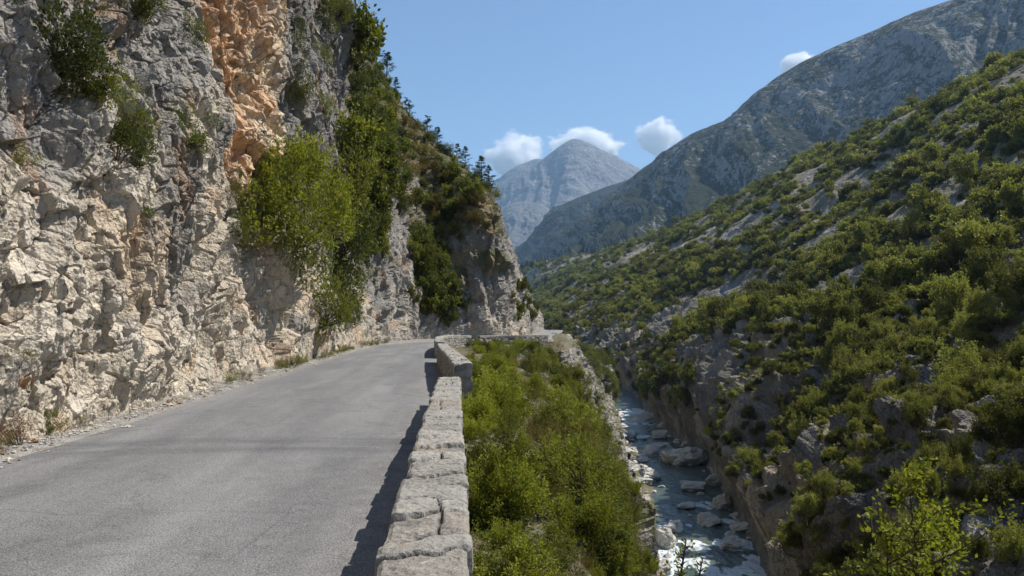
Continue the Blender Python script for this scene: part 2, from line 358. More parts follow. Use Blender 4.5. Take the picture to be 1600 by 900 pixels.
# ------------------------------------------------------------------ bank below the road, down to the river
def bank(y, r1, r2, r3, r4):
    b = xc(y) - hw(y); zz = float(wz(y))
    return [(r1[0] - 2.4, y, r1[1] + .02), (r1[0], y, r1[1]), (r2[0], y, r2[1]), (r3[0], y, r3[1]), (r4[0], y, r4[1]), (r4[0] + (b - r4[0]) * .5 - .3, y, r4[1] + (zz - r4[1]) * .62 - .8), (b - .5, y, zz + .35), (xc(y), y, zz - 1.2)]
BK = [bank(-14, (.1, -.4), (.9, -.9), (1.6, -1.7), (3.2, -8)), bank(0, (.1, -.4), (.9, -.9), (1.7, -1.7), (3.6, -8)),
      bank(6, (.1, -.4), (1.0, -.95), (1.8, -1.75), (3.8, -8)), bank(10, (.1, -.4), (1.1, -.95), (2.0, -1.7), (4.2, -8)),
      bank(14, (.1, -.4), (1.4, -.9), (2.7, -1.9), (4.8, -8)), bank(19, (.1, -.4), (2.0, -1.1), (3.6, -2.6), (4.6, -8)),
      bank(25, (.1, -.4), (2.6, -1.2), (4.5, -3.0), (5.5, -8)), bank(33, (.1, -.4), (2.9, -1.1), (5.4, -2.9), (6.6, -8)),
      bank(42, (.1, -.35), (3.1, -.8), (5.9, -2.4), (7.4, -8)), bank(48, (.5, -.2), (3.6, -.5), (6.4, -2.0), (7.9, -8)), bank(52, (1.4, -.10), (4.4, -.25), (6.9, -1.5), (8.4, -8)),
      bank(56, (6.4, -.06), (7.6, -.2), (8.8, -1.6), (10.2, -8.5)), bank(64, (8.3, -.05), (9.6, -.2), (10.6, -1.9), (12.2, -9)),
      bank(78, (10.0, -.05), (11.4, -.3), (12.6, -2.3), (14.6, -9.5)), bank(98, (13.4, -.08), (14.7, -1.6), (16.2, -3.8), (20, -10.5)),
      bank(124, (17.4, -.7), (18.6, -2.2), (20.4, -5), (25, -12)), bank(165, (20, -.9), (21.6, -3), (24.5, -6.4), (29, -12.5)), bank(184, (16, -.9), (19, -3), (26, -6.4), (36.5, -10.5)), bank(197, (16, -.9), (20, -3), (28, -6.0), (39.5, -9.5)),
      bank(222, (18, -.9), (21, -3), (28, -6.0), (38, -10)), bank(300, (18, -.9), (20, -3), (22, -6), (25, -10)),
      bank(420, (20, 2), (24, 0), (29, -3), (34, -6))]
G, tu, tv = loft(BK, 700, 420); N0 = gnormal(G)
if N0[200, 100, 2] < 0: N0 = -N0
dist = np.linalg.norm(G - EYE, axis=-1); Pw = rot_x(rockwarp(G, .8, 2.4), 25) * np.array([1, 1.2, .7])
steep = smooth(1 - N0[..., 2], .12, .4); rise = smooth(np.arange(G.shape[1])[None, :] / G.shape[1] + 0 * G[..., 0], .0, .12)
f1, id1, e1 = facet(Pw, 2.2, 211, 1); f2, id2, e2 = facet(Pw, .85, 212, 1.1); f3, id3, e3 = facet(rockwarp(G, .2, .6), .33, 213, 1.1)
D = .5 * f1 + .24 * f2 + .09 * f3 + .3 * fbm(G, 4, 220, 3)
onroad = smooth(G[..., 2], -.5, -.3)
D = D * (.25 + .75 * steep) * (1 - onroad)
G2 = G + N0 * D[..., None]
C = mixc(np.array([.30, .275, .235]), np.array([.45, .42, .37]), smooth(fbm(G, 1.8, 230, 3), -.2, .4))
soil = np.array([.15, .125, .07]); C = mixc(C, soil, (1 - steep) * .85); C = C * .88
C = mixc(C, np.array([.13, .125, .06]), smooth(fbm(G, 2.6, 233, 3) + .12, -.05, .3) * smooth(N0[..., 2], .12, .35) * .8)
C = mixc(C, np.array([.16, .165, .17]), smooth(fbm(G, 3, 235, 3), .1, .5) * .6)
bk = put('roadside_slope', mesh('roadside_slope', G2, gridfaces(*G.shape[:2]), [M['slope']], C)); tag(bk, kind='structure')
BANK = G2; BANK_N = N0; print('bank', time.time() - T0)

# ------------------------------------------------------------------ opposite hillside
def hillc(y, e=(0, 0), top=(186, 86)):
    b = xc(y) + hw(y); zz = float(wz(y)); z0 = zz
    return [(xc(y), y, zz - 1.3), (b + .3, y, zz + .2), (b + 4.2 + e[0], y, z0 + 6.2 + e[1]), (b + 9.5 + e[0], y, z0 + 11.0 + e[1]), (b + 19, y, z0 + 16.8 + e[1] * .6), (b + 38, y, z0 + 28.5),
            (b + (top[0] - b) * .55, y, z0 + 28.5 + (top[1] - z0 - 28.5) * .42), (top[0] - 26, y, top[1] - 14), (top[0], y, top[1]), (top[0] + 40, y, top[1] - 10), (top[0] + 160, y, top[1] - 90)]
def crest(px, py, y): p = at(px, py, y); return (p[0], p[2])
HS = [hillc(-60), hillc(-20), hillc(5), hillc(22, (0, .5)), hillc(36, (.4, 1)), hillc(50, (0, 0)), hillc(64, (1.2, -1)), hillc(78, (0, .6)),
      hillc(95, (-.8, 3)), hillc(112, (-.8, 3.5)), hillc(135, (0, 2.5)), hillc(160, (1.5, 0)), hillc(190, (3, -1.5), (190, 84)), hillc(225, (2, 0), (190, 86)),
      hillc(270, (0, 0), crest(1570, 116, 270)), hillc(330, (0, 0), crest(1420, 196, 330)), hillc(400, (0, 0), crest(1290, 250, 400)),
      hillc(500, (0, 0), crest(1175, 316, 500)), hillc(620, (0, 0), crest(1075, 362, 620)), hillc(760, (0, 0), crest(985, 392, 760)),
      hillc(900, (0, 0), crest(900, 414, 900)), hillc(1050, (0, 0), crest(830, 428, 1050)), hillc(1250, (0, 0), crest(800, 440, 1250))]
def hill_patch(nu, nv, ur, vr):
    G, tu, tv = loft(HS, nu, nv, ur, vr)
    N0 = gnormal(G)
    if N0[30, 100, 2] < 0: N0 = -N0
    dist = np.linalg.norm(G - EYE, axis=-1)
    b_ = xc(G[..., 1]) + hw(G[..., 1]); u = G[..., 0] - b_; land = smooth(u, 0, 3)
    # rock ribs that climb the slope
    q = np.stack([G[..., 1] + .55 * u * np.clip(u / 40, 0, 1), u * .16, G[..., 2] * .05], -1) + 4 * np.stack([noise(G, 22, 301), noise(G, 22, 302), 0 * u], -1)
    rb = ridged(q, 21, 310, 2) * 1.1 + ridged(q, 8.5, 317, 2) * .5
    big = ridged(q, 70, 330, 2)
    Pw = rot_x(rockwarp(G, 1.6, 5), 20) * np.array([.8, 1.2, .7])
    f1, id1, e1 = facet(Pw, 4.2, 341, 1); f2, id2, e2 = facet(Pw, 1.5, 342, 1); f3, _, _ = facet(rockwarp(G, .3, 1), .6, 343, 1)
    nearw = smooth(-u, -45, -6); wall_ = smooth(-u, -20, -9)
    f4 = facet(rot_x(rockwarp(G, .5, 1.6, 9), -24) * np.array([1, 1, .6]), 2.6, 391, 1.2)[0]; D = wall_ * (1.1 * f4 + .5 * ridged(G, 2.2, 393, 3)) + rb * (.7 + 1.3 * nearw) + big * 1.6 * smooth(u, 10, 60) + f1 * (.55 + .7 * nearw) + f2 * (.2 + .35 * nearw) + .14 * f3 * nearw + fbm(G, 40, 350, 3) * 5 * smooth(u, 20, 70)
    far = smooth(G[..., 1], 300, 600); D = D + far * (ridged(q, 50, 360, 3) * 4) * smooth(u, 5, 40)
    D = D * land
    G2 = G + N0 * D[..., None] * np.array([1, 1, 1])
    N2 = gnormal(G2); N2 = np.where(N2[..., 2:3] < 0, -N2, N2)
    st = smooth(1 - N2[..., 2], .32, .62)
    C = mixc(np.array([.20, .19, .175]), np.array([.33, .315, .295]), smooth(fbm(G, 4, 370, 3), -.2, .35))
    C = mixc(C, np.array([.43, .36, .28]), smooth(fbm(G, 16, 375, 3), .1, .4) * .7)
    C = mixc(C, np.array([.19, .16, .095]), (1 - st) * .7 * (1 - .3 * nearw) * smooth(fbm(G, 9, 377, 3), -.45, .1))
    C = mixc(C, np.array([.13, .13, .13]), smooth(fbm(G, 3.2, 380, 3), .0, .45) * .65 * nearw)
    return G2, C, N0, u
hp = [hill_patch(1100, 560, (2, 13), (0, 5)), hill_patch(760, 420, (2, 13), (5, 10)), hill_patch(520, 420, (13, 22), (0, 10)), hill_patch(60, 160, (0, 2), (0, 10))]
V = np.concatenate([h[0].reshape(-1, 3) for h in hp]); Cs = np.concatenate([h[1].reshape(-1, 3) for h in hp]); Fs = []; nb = 0
for h in hp: Fs.append(gridfaces(*h[0].shape[:2]) + nb); nb += h[0].shape[0] * h[0].shape[1]
hl = put('hillside', mesh('hillside', V, np.concatenate(Fs), [M['hillnear'], M['hill']], Cs, midx=np.concatenate([np.full(len(f), 0 if i == 0 else 1) for i, f in enumerate(Fs)]))); tag(hl, kind='structure')
print('hill', time.time() - T0)

# ------------------------------------------------------------------ far mountains
def mountain_mat(name, rock, rock2, forest, fa, fb, sc, bd):
    m, t, o = mat(name); N = NT(t); p = N.pos(); nz = N.n('ShaderNodeSeparateXYZ'); N.link(N.n('ShaderNodeNewGeometry').outputs['Normal'], nz.inputs[0])
    n1 = N.noise(p, sc, 7, .62); n2 = N.noise(p, sc * 7, 6, .7); n3 = N.noise(N.pos((1, 1, .3)), sc * 3, 6, .65)
    c = N.mix(N.ramp(n2, .35, .65), rock, rock2)
    at_ = N.attr('col', 'Fac')
    s = N.math('ADD', N.math('ADD', N.math('MULTIPLY', n1, 1.0), N.math('MULTIPLY', n3, .9)), N.math('ADD', N.math('MULTIPLY', nz.outputs[2], .55), at_))
    n4 = N.noise(p, sc * 26, 4, .65); s = N.math('ADD', N.math('ADD', s, N.math('MULTIPLY', n2, 1.3)), N.math('MULTIPLY', n4, 1.1))
    c = N.mix(N.ramp(n4, .35, .7), c, N.mix(1, c, (.6, .6, .62), 'MULTIPLY'))
    c = N.mix(N.ramp(s, fa, fb), c, N.mix(N.ramp(n2, .3, .7), forest, tuple(x * .5 for x in forest)))
    b = N.bump(n3, bd * 4); b = N.bump(n2, bd * 2.2, 1, b); b = N.bump(n4, bd * .8, 1, b); N.bsdf(o, c, .95, b, .1); return m
def mountain(name, cr, base, back, m, amp, sc, seed, treeline, nu=560, nv=240, prof=(.22, .5, .78)):
    """cr: crest points; base / back: functions giving the foot in front and behind"""
    net = []
    for c in cr:
        c = np.array(c); f = np.array(base(c)); k = np.array(back(c)); e = []
        e.append(f)
        for a, hgt in zip(prof, (.13, .40, .72)):
            p = f + (c - f) * a; p[2] = f[2] + (c[2] - f[2]) * hgt; e.append(p)
        e.append(c); p = c + (k - c) * .3; p[2] = c[2] + (k[2] - c[2]) * .35; e.append(p); e.append(k); net.append(e)
    G, tu, tv = loft(net, nu, nv); N0 = gnormal(G)
    if N0[nu // 2, nv // 3, 2] < 0: N0 = -N0
    L = np.cumsum(np.concatenate([[0], np.linalg.norm(np.diff(cat(np.array([c for c in cr]), tu), axis=0), axis=-1)]))
    v = np.interp(tv, [0, 4, 6], [1, 0, 1])
    hgt = (G[..., 2:3] * 0 + v[None, :, None])[..., 0]
    q = np.stack([L[:, None] + 0 * hgt + 1.1 * hgt * sc, hgt * sc * 1.2, 0 * hgt], -1); q = q + .35 * sc * np.stack([noise(G, sc, seed + 50), noise(G, sc, seed + 51), 0 * hgt], -1)
    D = ridged(q, sc, seed, 4, .55) * amp * (.25 + .75 * smooth(hgt, .02, .3)) + facet(rockwarp(G, sc * .2, sc * .4, seed), sc * .22, seed + 5, 1)[0] * amp * .10 + fbm(G, sc * .25, seed + 9, 3) * amp * .25 + noise(G, sc * .02, seed + 19) * amp * .03
    edge = smooth(hgt, 0, .22)
    G2 = G + N0 * (D * (.06 + .94 * edge))[..., None]
    tl = np.clip((treeline - G[..., 2]) / (treeline * .9), -1, 1) * .35
    C = np.repeat(tl[..., None], 3, -1)
    o = put(name, mesh(name, G2, gridfaces(*G.shape[:2]), [m], C)); tag(o, kind='structure'); return G2
mm1 = mountain_mat('ridge_rock', (.44, .43, .42), (.27, .27, .275), (.045, .058, .034), 2.50, 2.72, .016, 3)
mm2 = mountain_mat('middle_mountain_rock', (.26, .26, .26), (.17, .17, .18), (.035, .048, .028), 2.42, 2.62, .008, 6)
mm3 = mountain_mat('peak_rock', (.33, .31, .29), (.21, .205, .20), (.05, .07, .04), 2.62, 2.98, .003, 10)
cr1 = [at(*a) for a in [(2100, -190, 900), (1850, -110, 1000), (1700, -60, 1100), (1600, -30, 1200), (1510, 0, 1260), (1440, 24, 1320), (1380, 50, 1370), (1290, 88, 1430), (1235, 118, 1470), (1190, 150, 1500), (1150, 186, 1560), (1090, 212, 1640), (1040, 246, 1710), (1000, 276, 1770), (965, 308, 1830), (930, 355, 1900), (890, 405, 1960), (850, 440, 2000)]]
mountain('mountain_ridge', cr1, lambda c: (c[0] * .42, c[1] * .60, 20 + c[1] * .012), lambda c: (c[0] * 1.5 + 300, c[1] * 1.25, 0), mm1, 30, 210, 500, 700, 900, 330)
cr2 = [at(*a) for a in [(1250, 240, 3100), (1130, 250, 3000), (1050, 268, 2900), (1000, 278, 2850), (965, 288, 2800), (930, 300, 2750), (895, 314, 2700), (868, 328, 2650), (845, 350, 2600), (820, 380, 2550), (795, 405, 2500), (760, 440, 2450)]]
mountain('middle_mountain', cr2, lambda c: (c[0] * .55 + 40, c[1] * .66, 10), lambda c: (c[0] * 1.2, c[1] * 1.3, 50), mm2, 45, 330, 520, 650, 460, 220)
cr3 = [at(*a) for a in [(560, 350, 5300), (640, 335, 5300), (700, 318, 5250), (765, 293, 5200), (800, 276, 5150), (832, 262, 5100), (856, 243, 5050), (878, 227, 5000), (897, 218, 5000), (918, 224, 5000), (942, 236, 5000), (965, 246, 5050), (995, 262, 5100), (1040, 285, 5150), (1120, 300, 5200), (1250, 310, 5300)]]
mountain('mountain_peak', cr3, lambda c: (c[0] * .7, c[1] * .72, 60), lambda c: (c[0] * 1.2, c[1] * 1.18, 100), mm3, 48, 420, 540, 520, 520, 260, (.25, .52, .8))
cr5 = [at(*a) for a in [(640, 340, 6000), (720, 305, 5900), (765, 288, 5850), (800, 264, 5800), (825, 253, 5800), (845, 249, 5800), (880, 262, 5800), (960, 290, 5900)]]
mountain('peak_shoulder', cr5, lambda c: (c[0] * .9, c[1] * .86, 200), lambda c: (c[0] * 1.05, c[1] * 1.1, 200), mm3, 35, 450, 560, 300, 220, 120)
cr4 = [at(*a) for a in [(600, 430, 4000), (700, 380, 4000), (745, 350, 3950), (790, 322, 3900), (825, 316, 3900), (850, 322, 3850), (875, 345, 3850), (905, 375, 3900), (960, 420, 3950), (1060, 470, 4000)]]
mm4 = mountain_mat('foothill_rock', (.28, .27, .26), (.19, .19, .19), (.06, .08, .045), 2.8, 3.05, .006, 6)
mountain('foothill', cr4, lambda c: (c[0] * .7, c[1] * .75, 40), lambda c: (c[0] * 1.1, c[1] * 1.15, 60), mm4, 32, 280, 580, 200, 300, 160)
me = mesh('ground', [(-9000, -3000, -30), (9000, -3000, -30), (9000, 9000, -30), (-9000, 9000, -30)], np.array([[0, 1, 2, 3]]), [plain('valley_floor', (.14, .15, .09), .95, .01, .5, 1)])
tag(put('ground', me), kind='structure')
print('mountains', time.time() - T0)

# ------------------------------------------------------------------ road
OUT = np.array([(-5.45, -14), (-5.45, 0), (-5.35, 12), (-5.45, 22), (-5.4, 35), (-5.3, 45), (-4.9, 51), (-3.4, 56.2), (-.6, 59.6), (2.8, 60.6), (4.9, 63), (5.4, 70), (7.9, 82), (11.4, 100), (15, 124)])
INN = np.array([(-.30, -14), (-.28, 0), (-.25, 12), (-.1, 20), (-.5, 32), (-.9, 40), (-.85, 46), (.1, 51), (2.2, 54.3), (5.0, 56.0), (7.4, 58.8), (8.6, 68), (10.4, 82), (13.8, 100), (17.4, 124)])
t = adapt(np.concatenate([OUT, 0 * OUT[:, :1]], 1)[:, None, :], 420, 3)
o_, i_ = cat(OUT, t), cat(INN, t); s = np.linspace(0, 1, 60)
P = o_[:, None] * (1 - s[None, :, None]) + i_[:, None] * s[None, :, None]
Z = .05 * np.sin(s * 3.14)[None] + .012 * noise(np.concatenate([P, 0 * P[..., :1]], -1), 2.5, 600) + .02
Z = Z + .02 * smooth(np.abs(s - .5) * 2, .9, 1)[None] * -1
G = np.concatenate([P, Z[..., None]], -1)
m, tt, o = mat('asphalt'); N = NT(tt); p = N.pos()
w1 = N.noise(N.pos((1, .22, 1)), .9, 4, .55, .3); w2 = N.noise(p, 4.5, 5, .6); fine = N.noise(p, 85, 3, .7); agg = N.vor(p, 70, 'F1')
sx = N.n('ShaderNodeSeparateXYZ'); N.link(p, sx.inputs[0])
tr = N.noise(N.pos((1.5, .06, 1)), 1.0, 3, .5); c = N.mix(N.ramp(w1, .3, .7), (.192, .188, .184), (.30, .292, .28)); c = N.mix(N.ramp(tr, .4, .62, 0, .5), c, (.165, .162, .160))
c = N.mix(N.ramp(w2, .35, .75, 0, .4), c, (.31, .305, .29))
edge_ = N.math('ADD', N.math('ABSOLUTE', N.math('ADD', sx.outputs[0], 2.9)), N.math('MULTIPLY', w2, 1.2))
c = N.mix(N.ramp(edge_, 2.5, 3.2, 0, .55), c, (.36, .34, .31))
band = N.noise(N.pos((.16, 1.0, 1), (0, 0, R(-3))), .55, 4, .6)
yb = N.math('MULTIPLY', N.ramp(sx.outputs[1], 9.3, 10.0), N.ramp(sx.outputs[1], 11.0, 10.4))
c = N.mix(N.math('MULTIPLY', N.math('MULTIPLY', yb, N.ramp(band, .36, .50)), .85), c, (.105, .107, .115))
st2 = N.noise(p, 1.1, 6, .65, .5); c = N.mix(N.ramp(st2, .56, .66, 0, .38), c, (.13, .128, .126)); c = N.mix(N.ramp(agg, .25, .75, .0, .85), c, N.mix(1, c, (.45, .45, .46), 'MULTIPLY'))
c = N.mix(N.ramp(fine, .56, .72, 0, .75), c, (.52, .51, .49))
crk = N.vor(N.mix(.35, N.pos((.7, .7, 1)), N.noise(p, 1.6, 5), 'ADD'), .33, 'DISTANCE_TO_EDGE')
c = N.mix(N.ramp(crk, .004, .0004, 0, .32), c, (.07, .07, .07))
b = N.bump(N.math('ADD', agg, fine), .006, .8); N.bsdf(o, c, .85, b, .3); M['asphalt'] = m
rd = put('road', mesh('road', G, gridfaces(*G.shape[:2], flip=True), [m], smooth_=True)); tag(rd, kind='structure')
# gravelly verge at the cliff foot and along the parapet
OV = OUT + np.array([-1.6, 0]); OV[8:11] += np.array([[1.2, 2], [1.4, 2], [.8, 1]])
s = np.linspace(0, 1, 26); ov = cat(OV, t); iv = o_ + .18 * np.stack([noise(np.stack([t * 9, 0 * t, 0 * t], -1), 1, 611), 0 * t], -1) + np.array([.22, 0])
P = ov[:, None] * (1 - s[None, :, None]) + iv[:, None] * s[None, :, None]; P3 = np.concatenate([P, 0 * P[..., :1]], -1)
Z = .17 * (1 - s)[None] ** 1.2 + .03 * noise(P3, .35, 612) * (1 - s)[None] + .02 * noise(P3, .1, 613) * (1 - s ** 2)[None] + .026
Z = Z * (1 - .85 * smooth(s, .8, 1)[None])
m, tt, o = mat('gravel_verge'); N = NT(tt); p = N.pos(); v = N.n('ShaderNodeTexVoronoi'); N.link(p, v.inputs['Vector']); v.inputs['Scale'].default_value = 34
c = N.mix(v.outputs['Color'], (.25, .24, .22), (.40, .38, .34)); c = N.mix(N.ramp(N.noise(p, 5, 5), .45, .62, 0, .8), c, (.24, .195, .15)); c = N.mix(N.ramp(N.noise(p, 2.2, 6), .42, .6, 0, .75), c, (.22, .215, .21))
N.bsdf(o, c, .95, N.bump(N.math('MULTIPLY', v.outputs['Distance'], -1), .02), .15); M['gravel'] = m
vg = put('road_verge', mesh('road_verge', np.concatenate([P, Z[..., None]], -1), gridfaces(len(t), 26, flip=True), [m], smooth_=True)); tag(vg, kind='structure')

# ------------------------------------------------------------------ dry-stone parapets
m, tt, o = mat('parapet_stone'); N = NT(tt); p = N.pos(); cc = N.attr('col'); a1 = N.noise(p, 7, 6, .65); a2 = N.noise(p, 34, 5, .7); a3 = N.noise(p, 130, 3, .6)
c = N.mix(N.ramp(a1, .35, .65, 0, .6), cc, N.mix(1, cc, (.62, .62, .64), 'MULTIPLY')); c = N.mix(N.ramp(a2, .55, .68, 0, .5), c, (.52, .50, .45))
c = N.mix(N.ramp(a2, .45, .30, 0, .55), c, (.15, .145, .135)); c = N.mix(N.ramp(N.noise(p, 3.1, 3), .60, .72, 0, .45), c, (.42, .29, .17)); c = N.mix(N.ramp(N.noise(p, 5.3, 5, .7), .56, .64, 0, .5), c, (.17, .165, .155)); c = N.mix(N.ramp(N.noise(p, 11, 4, .7), .64, .69, 0, .7), c, (.60, .58, .52))
b = N.bump(a1, .05, .9); b = N.bump(N.vor(p, 26), .02, .8, b); b = N.bump(a2, .022, .9, b); b = N.bump(a3, .005, .9, b); N.bsdf(o, c, .92, b, .15); M['parapet'] = m
def parapet(name, path, width, h, below, nl, label, seed, cats='wall', stone=.42, hl=None):
    """path: centre line (x, y); rubble sides below one course of irregular coping slabs"""
    path = np.array(path, float); t = np.linspace(0, len(path) - 1, 400); c = cat(path, t); L = np.concatenate([[0], np.cumsum(np.linalg.norm(np.diff(c, axis=0), axis=1))])
    mid = np.concatenate([c, np.full((400, 1), h)], 1); dd = np.concatenate([[0], np.cumsum(np.diff(L) / np.maximum(np.linalg.norm(mid[1:] - EYE, axis=1), 1.5))])
    si = np.interp(np.linspace(0, dd[-1], nl), dd, L); cx = np.interp(si, L, c[:, 0]); cyy = np.interp(si, L, c[:, 1])
    tg = np.stack([np.gradient(cx, si), np.gradient(cyy, si)], -1); tg /= np.linalg.norm(tg, axis=1, keepdims=True); nr = np.stack([tg[:, 1], -tg[:, 0]], -1)
    hh = np.interp(si, L, np.interp(t, range(len(path)), hl)) if hl else np.full(nl, h)
    ns, nt = 40, 34; W2 = width / 2
    prof = [(-W2 - .03, -below + (1 - k / ns) * 0 + (k / ns) * (below + 1)) for k in range(ns)]
    a = np.linspace(0, 1, ns); side = a; top = np.linspace(0, 1, nt)[1:-1]
    off = np.concatenate([np.full(ns, -W2), -W2 + width * top, np.full(ns, W2)]); kz = np.concatenate([side, np.ones(len(top)), side[::-1]]); K = len(off)
    X = cx[:, None] + nr[:, :1] * off; Y = cyy[:, None] + nr[:, 1:] * off; Zr = kz[None] * (hh[:, None] + below) - below; ss = np.repeat(si[:, None], K, 1)
    P = np.stack([X, Y, Zr], -1)
    # coping slabs: random cuts across, skewed
    rng = np.random.RandomState(seed); cuts = [0]
    while cuts[-1] < L[-1] + 2: cuts.append(cuts[-1] + stone * rng.uniform(.55, 1.5))
    cuts = np.array(cuts); skew = .10 * noise(np.stack([ss * 1.3, off[None] * 3 + 0 * ss, 0 * ss], -1), 1, seed + 1) + .05 * noise(np.stack([ss * 5, off[None] * 9 + 0 * ss, 0 * ss], -1), 1, seed + 2)
    sk = ss + skew; idx = np.clip(np.searchsorted(cuts, sk) - 1, 0, len(cuts) - 2); g = np.minimum(sk - cuts[idx], cuts[idx + 1] - sk)
    rv = rng.rand(len(cuts), 6); cope = smooth(Zr - hh[:, None], -.17, -.13)
    # every third slab is split lengthwise
    cut2 = (rv[idx, 5] > .7); loff = off[None] - (rv[idx, 4] - .5) * .16 + .03 * noise(P, .15, seed + 3); half = (loff > 0) & cut2; g = np.where(cut2, np.minimum(g, np.abs(loff) * 1.1), g)
    lev = (rv[idx, 0] - .5) * .022 + half * (rv[idx, 1] - .5) * .015; tiltx = (rv[idx, 2] - .5) * .07 * off[None] / max(width, .1); tilty = (rv[idx, 3] - .5) * .05 * (sk - (cuts[idx] + cuts[idx + 1]) / 2)
    istop = np.zeros(K, bool); istop[ns:ns + len(top)] = True
    rnd_ = np.abs(off)[None] / W2; dz = cope * (lev + tiltx + tilty) - .040 * cope * smooth(.013 - g, 0, .013) - .008 * smooth(.04 - g, 0, .04) * cope - .022 * smooth(rnd_ + 0 * ss, .88, 1.0) * cope
    sgn = np.sign(off)[None]; out = cope * ((rv[idx, 1] - .5) * .03 + .015) - .02 * cope * smooth(.015 - g, 0, .015)
    Pb = np.stack([ss, off[None] * .4 + 0 * ss, Zr * 1.7], -1); fv, fi, fe = facet(Pb + .06 * np.stack([noise(P, .3, 9), noise(P, .3, 10), noise(P, .3, 11)], -1), .30, seed + 7, .35)
    out = out + (1 - cope) * (.05 * fv - .05 * smooth(.09 - fe, 0, .09))
    edgew = np.where(istop[None], smooth(rnd_, .45, 1), 1.0); rough = .007 * fbm(P, .11, seed + 12, 3) + .010 * fbm(P, .4, seed + 13, 2)
    P[..., 0] += nr[:, :1] * sgn * (out * edgew + rough * edgew); P[..., 1] += nr[:, 1:] * sgn * (out * edgew + rough * edgew)
    P[..., 2] += dz + np.where(istop[None], rough + .007 * facet(P, .09, seed + 15)[0], 0)
    base = np.array([.46, .44, .40]); tone = np.where(cope > .5, rv[idx, 0], fi * .5 + .5)
    C = mixc(np.array([.30, .285, .26]), np.array([.46, .43, .375]), tone); C = mixc(C, np.array([.50, .38, .26]), smooth(np.where(cope > .5, rv[idx, 2], .3), .8, 1) * .6)
    C = mixc(C, np.array([.12, .11, .095]), smooth(.013 - g, 0, .009) * cope * .85); C = mixc(C, np.array([.20, .18, .15]), (1 - cope) * smooth(.07 - fe, 0, .06) * .8)
    n, K = P.shape[:2]; fc = [gridfaces(n, K)]; V = P.reshape(-1, 3); Cc = C.reshape(-1, 3)
    # end caps: fans of quads between the two sides
    caps = []
    for r in (0, n - 1):
        j = np.arange(K); mcount = K // 2
        a_ = r * K + j[:mcount - 1]; b_2 = r * K + (K - 1 - j[:mcount - 1]); c_ = r * K + (K - 2 - j[:mcount - 1]); d_ = r * K + j[1:mcount]
        f = np.stack([a_, b_2, c_, d_], -1); caps.append(f if r == 0 else f[:, ::-1])
    fc += caps
    ob = put(name, mesh(name, V, fc, [M['parapet']], Cc)); tag(ob, label, cats); return ob
parapet('stone_parapet', [(-.14, -3), (-.14, 3), (-.14, 9), (-.12, 15.0)], .40, .60, 1.0, 950, 'long low dry-stone parapet wall with flat coping slabs in the foreground', 3, hl=[.60, .60, .60, .56])
parapet('stone_parapet', [(.16, 16.4), (.02, 19), (-.30, 25), (-.52, 30)], .38, .80, 1.2, 360, 'stone parapet block just beyond the end of the long foreground wall', 5, hl=[.74, .78, .76, .74])
parapet('stone_parapet', [(-.66, 33.0), (-.85, 38), (-.85, 43), (-.55, 47), (.05, 50), (.9, 52.0)], .36, .78, 1.0, 260, 'curved stone parapet at the start of the bend, left of the green bank', 7, hl=[.74, .74, .74, .72, .68, .62])
parapet('stone_parapet', [(1.5, 52.7), (2.9, 54), (4.8, 55), (6.7, 56.6)], .36, .60, 1.2, 220, 'pale straight parapet across the far side of the bend below the buttress', 9, hl=[.58, .60, .60, .58])
print('road+walls', time.time() - T0)

# ------------------------------------------------------------------ river
yy = np.concatenate([np.linspace(-40, 45, 50), np.linspace(46, 200, 900), np.linspace(201, 700, 200)]); s = np.linspace(-1, 1, 130)
X = xc(yy)[:, None] + s[None] * (hw(yy)[:, None] + 2.2); Y = np.repeat(yy[:, None], 130, 1); P = np.stack([X, Y, 0 * X], -1)
flow = P * np.array([1, .55, 1]); Zw = wz(Y) + .0 * X
rap = np.zeros_like(X)
for yr, wd, am in ((62, 3.5, 1), (67.5, 2.6, .9), (75, 3, .6), (82, 2.2, .7), (93, 2.5, .5), (104, 1.6, .5), (118, 2, .3), (131, 2, .8), (150, 7, .9), (165, 8, 1)):
    rap = np.maximum(rap, am * np.exp(-((Y - yr - 2.2 * noise(P, 5, 700 + int(yr))) / wd) ** 2))
Zw = Zw + .20 * rap * fbm(flow, 1.4, 710, 4) + .05 * fbm(flow, 1.0, 720, 3)
fm = smooth(rap * (1.0 + 1.5 * fbm(flow, 2.6, 731, 4)) + .25 * ridged(flow * np.array([1.6, .6, 1]), 2.4, 735, 3) * rap, .42, 1.0)
C = np.repeat(fm[..., None], 3, -1)
m, tt, o = mat('river_water'); N = NT(tt); p = N.pos((1, .6, 1)); fo = N.attr('col', 'Fac'); fn = N.noise(p, 1.7, 7, .72, 1.2)
fo2 = N.ramp(N.math('ADD', fo, N.math('MULTIPLY', N.math('SUBTRACT', fn, .5), 2.9)), .55, 1.0)
c = N.mix(fo2, N.mix(N.ramp(N.noise(p, .35, 3), .35, .65), (.050, .078, .066), (.10, .125, .10)), (.66, .71, .72))
b = N.bump(N.noise(p, 1.6, 5, .6, .5), .25, .7); b = N.bump(N.noise(p, 7, 4, .6), .05, .8, b)
bs = N.bsdf(o, c, .2, b, .5); N.setin(bs.inputs['Roughness'], N.ramp(fo2, 0, 1, .22, .8)); M['water'] = m
wt = put('river', mesh('river', np.stack([X, Y, Zw], -1), gridfaces(*X.shape, flip=True), [m], C, smooth_=True)); tag(wt, kind='structure')

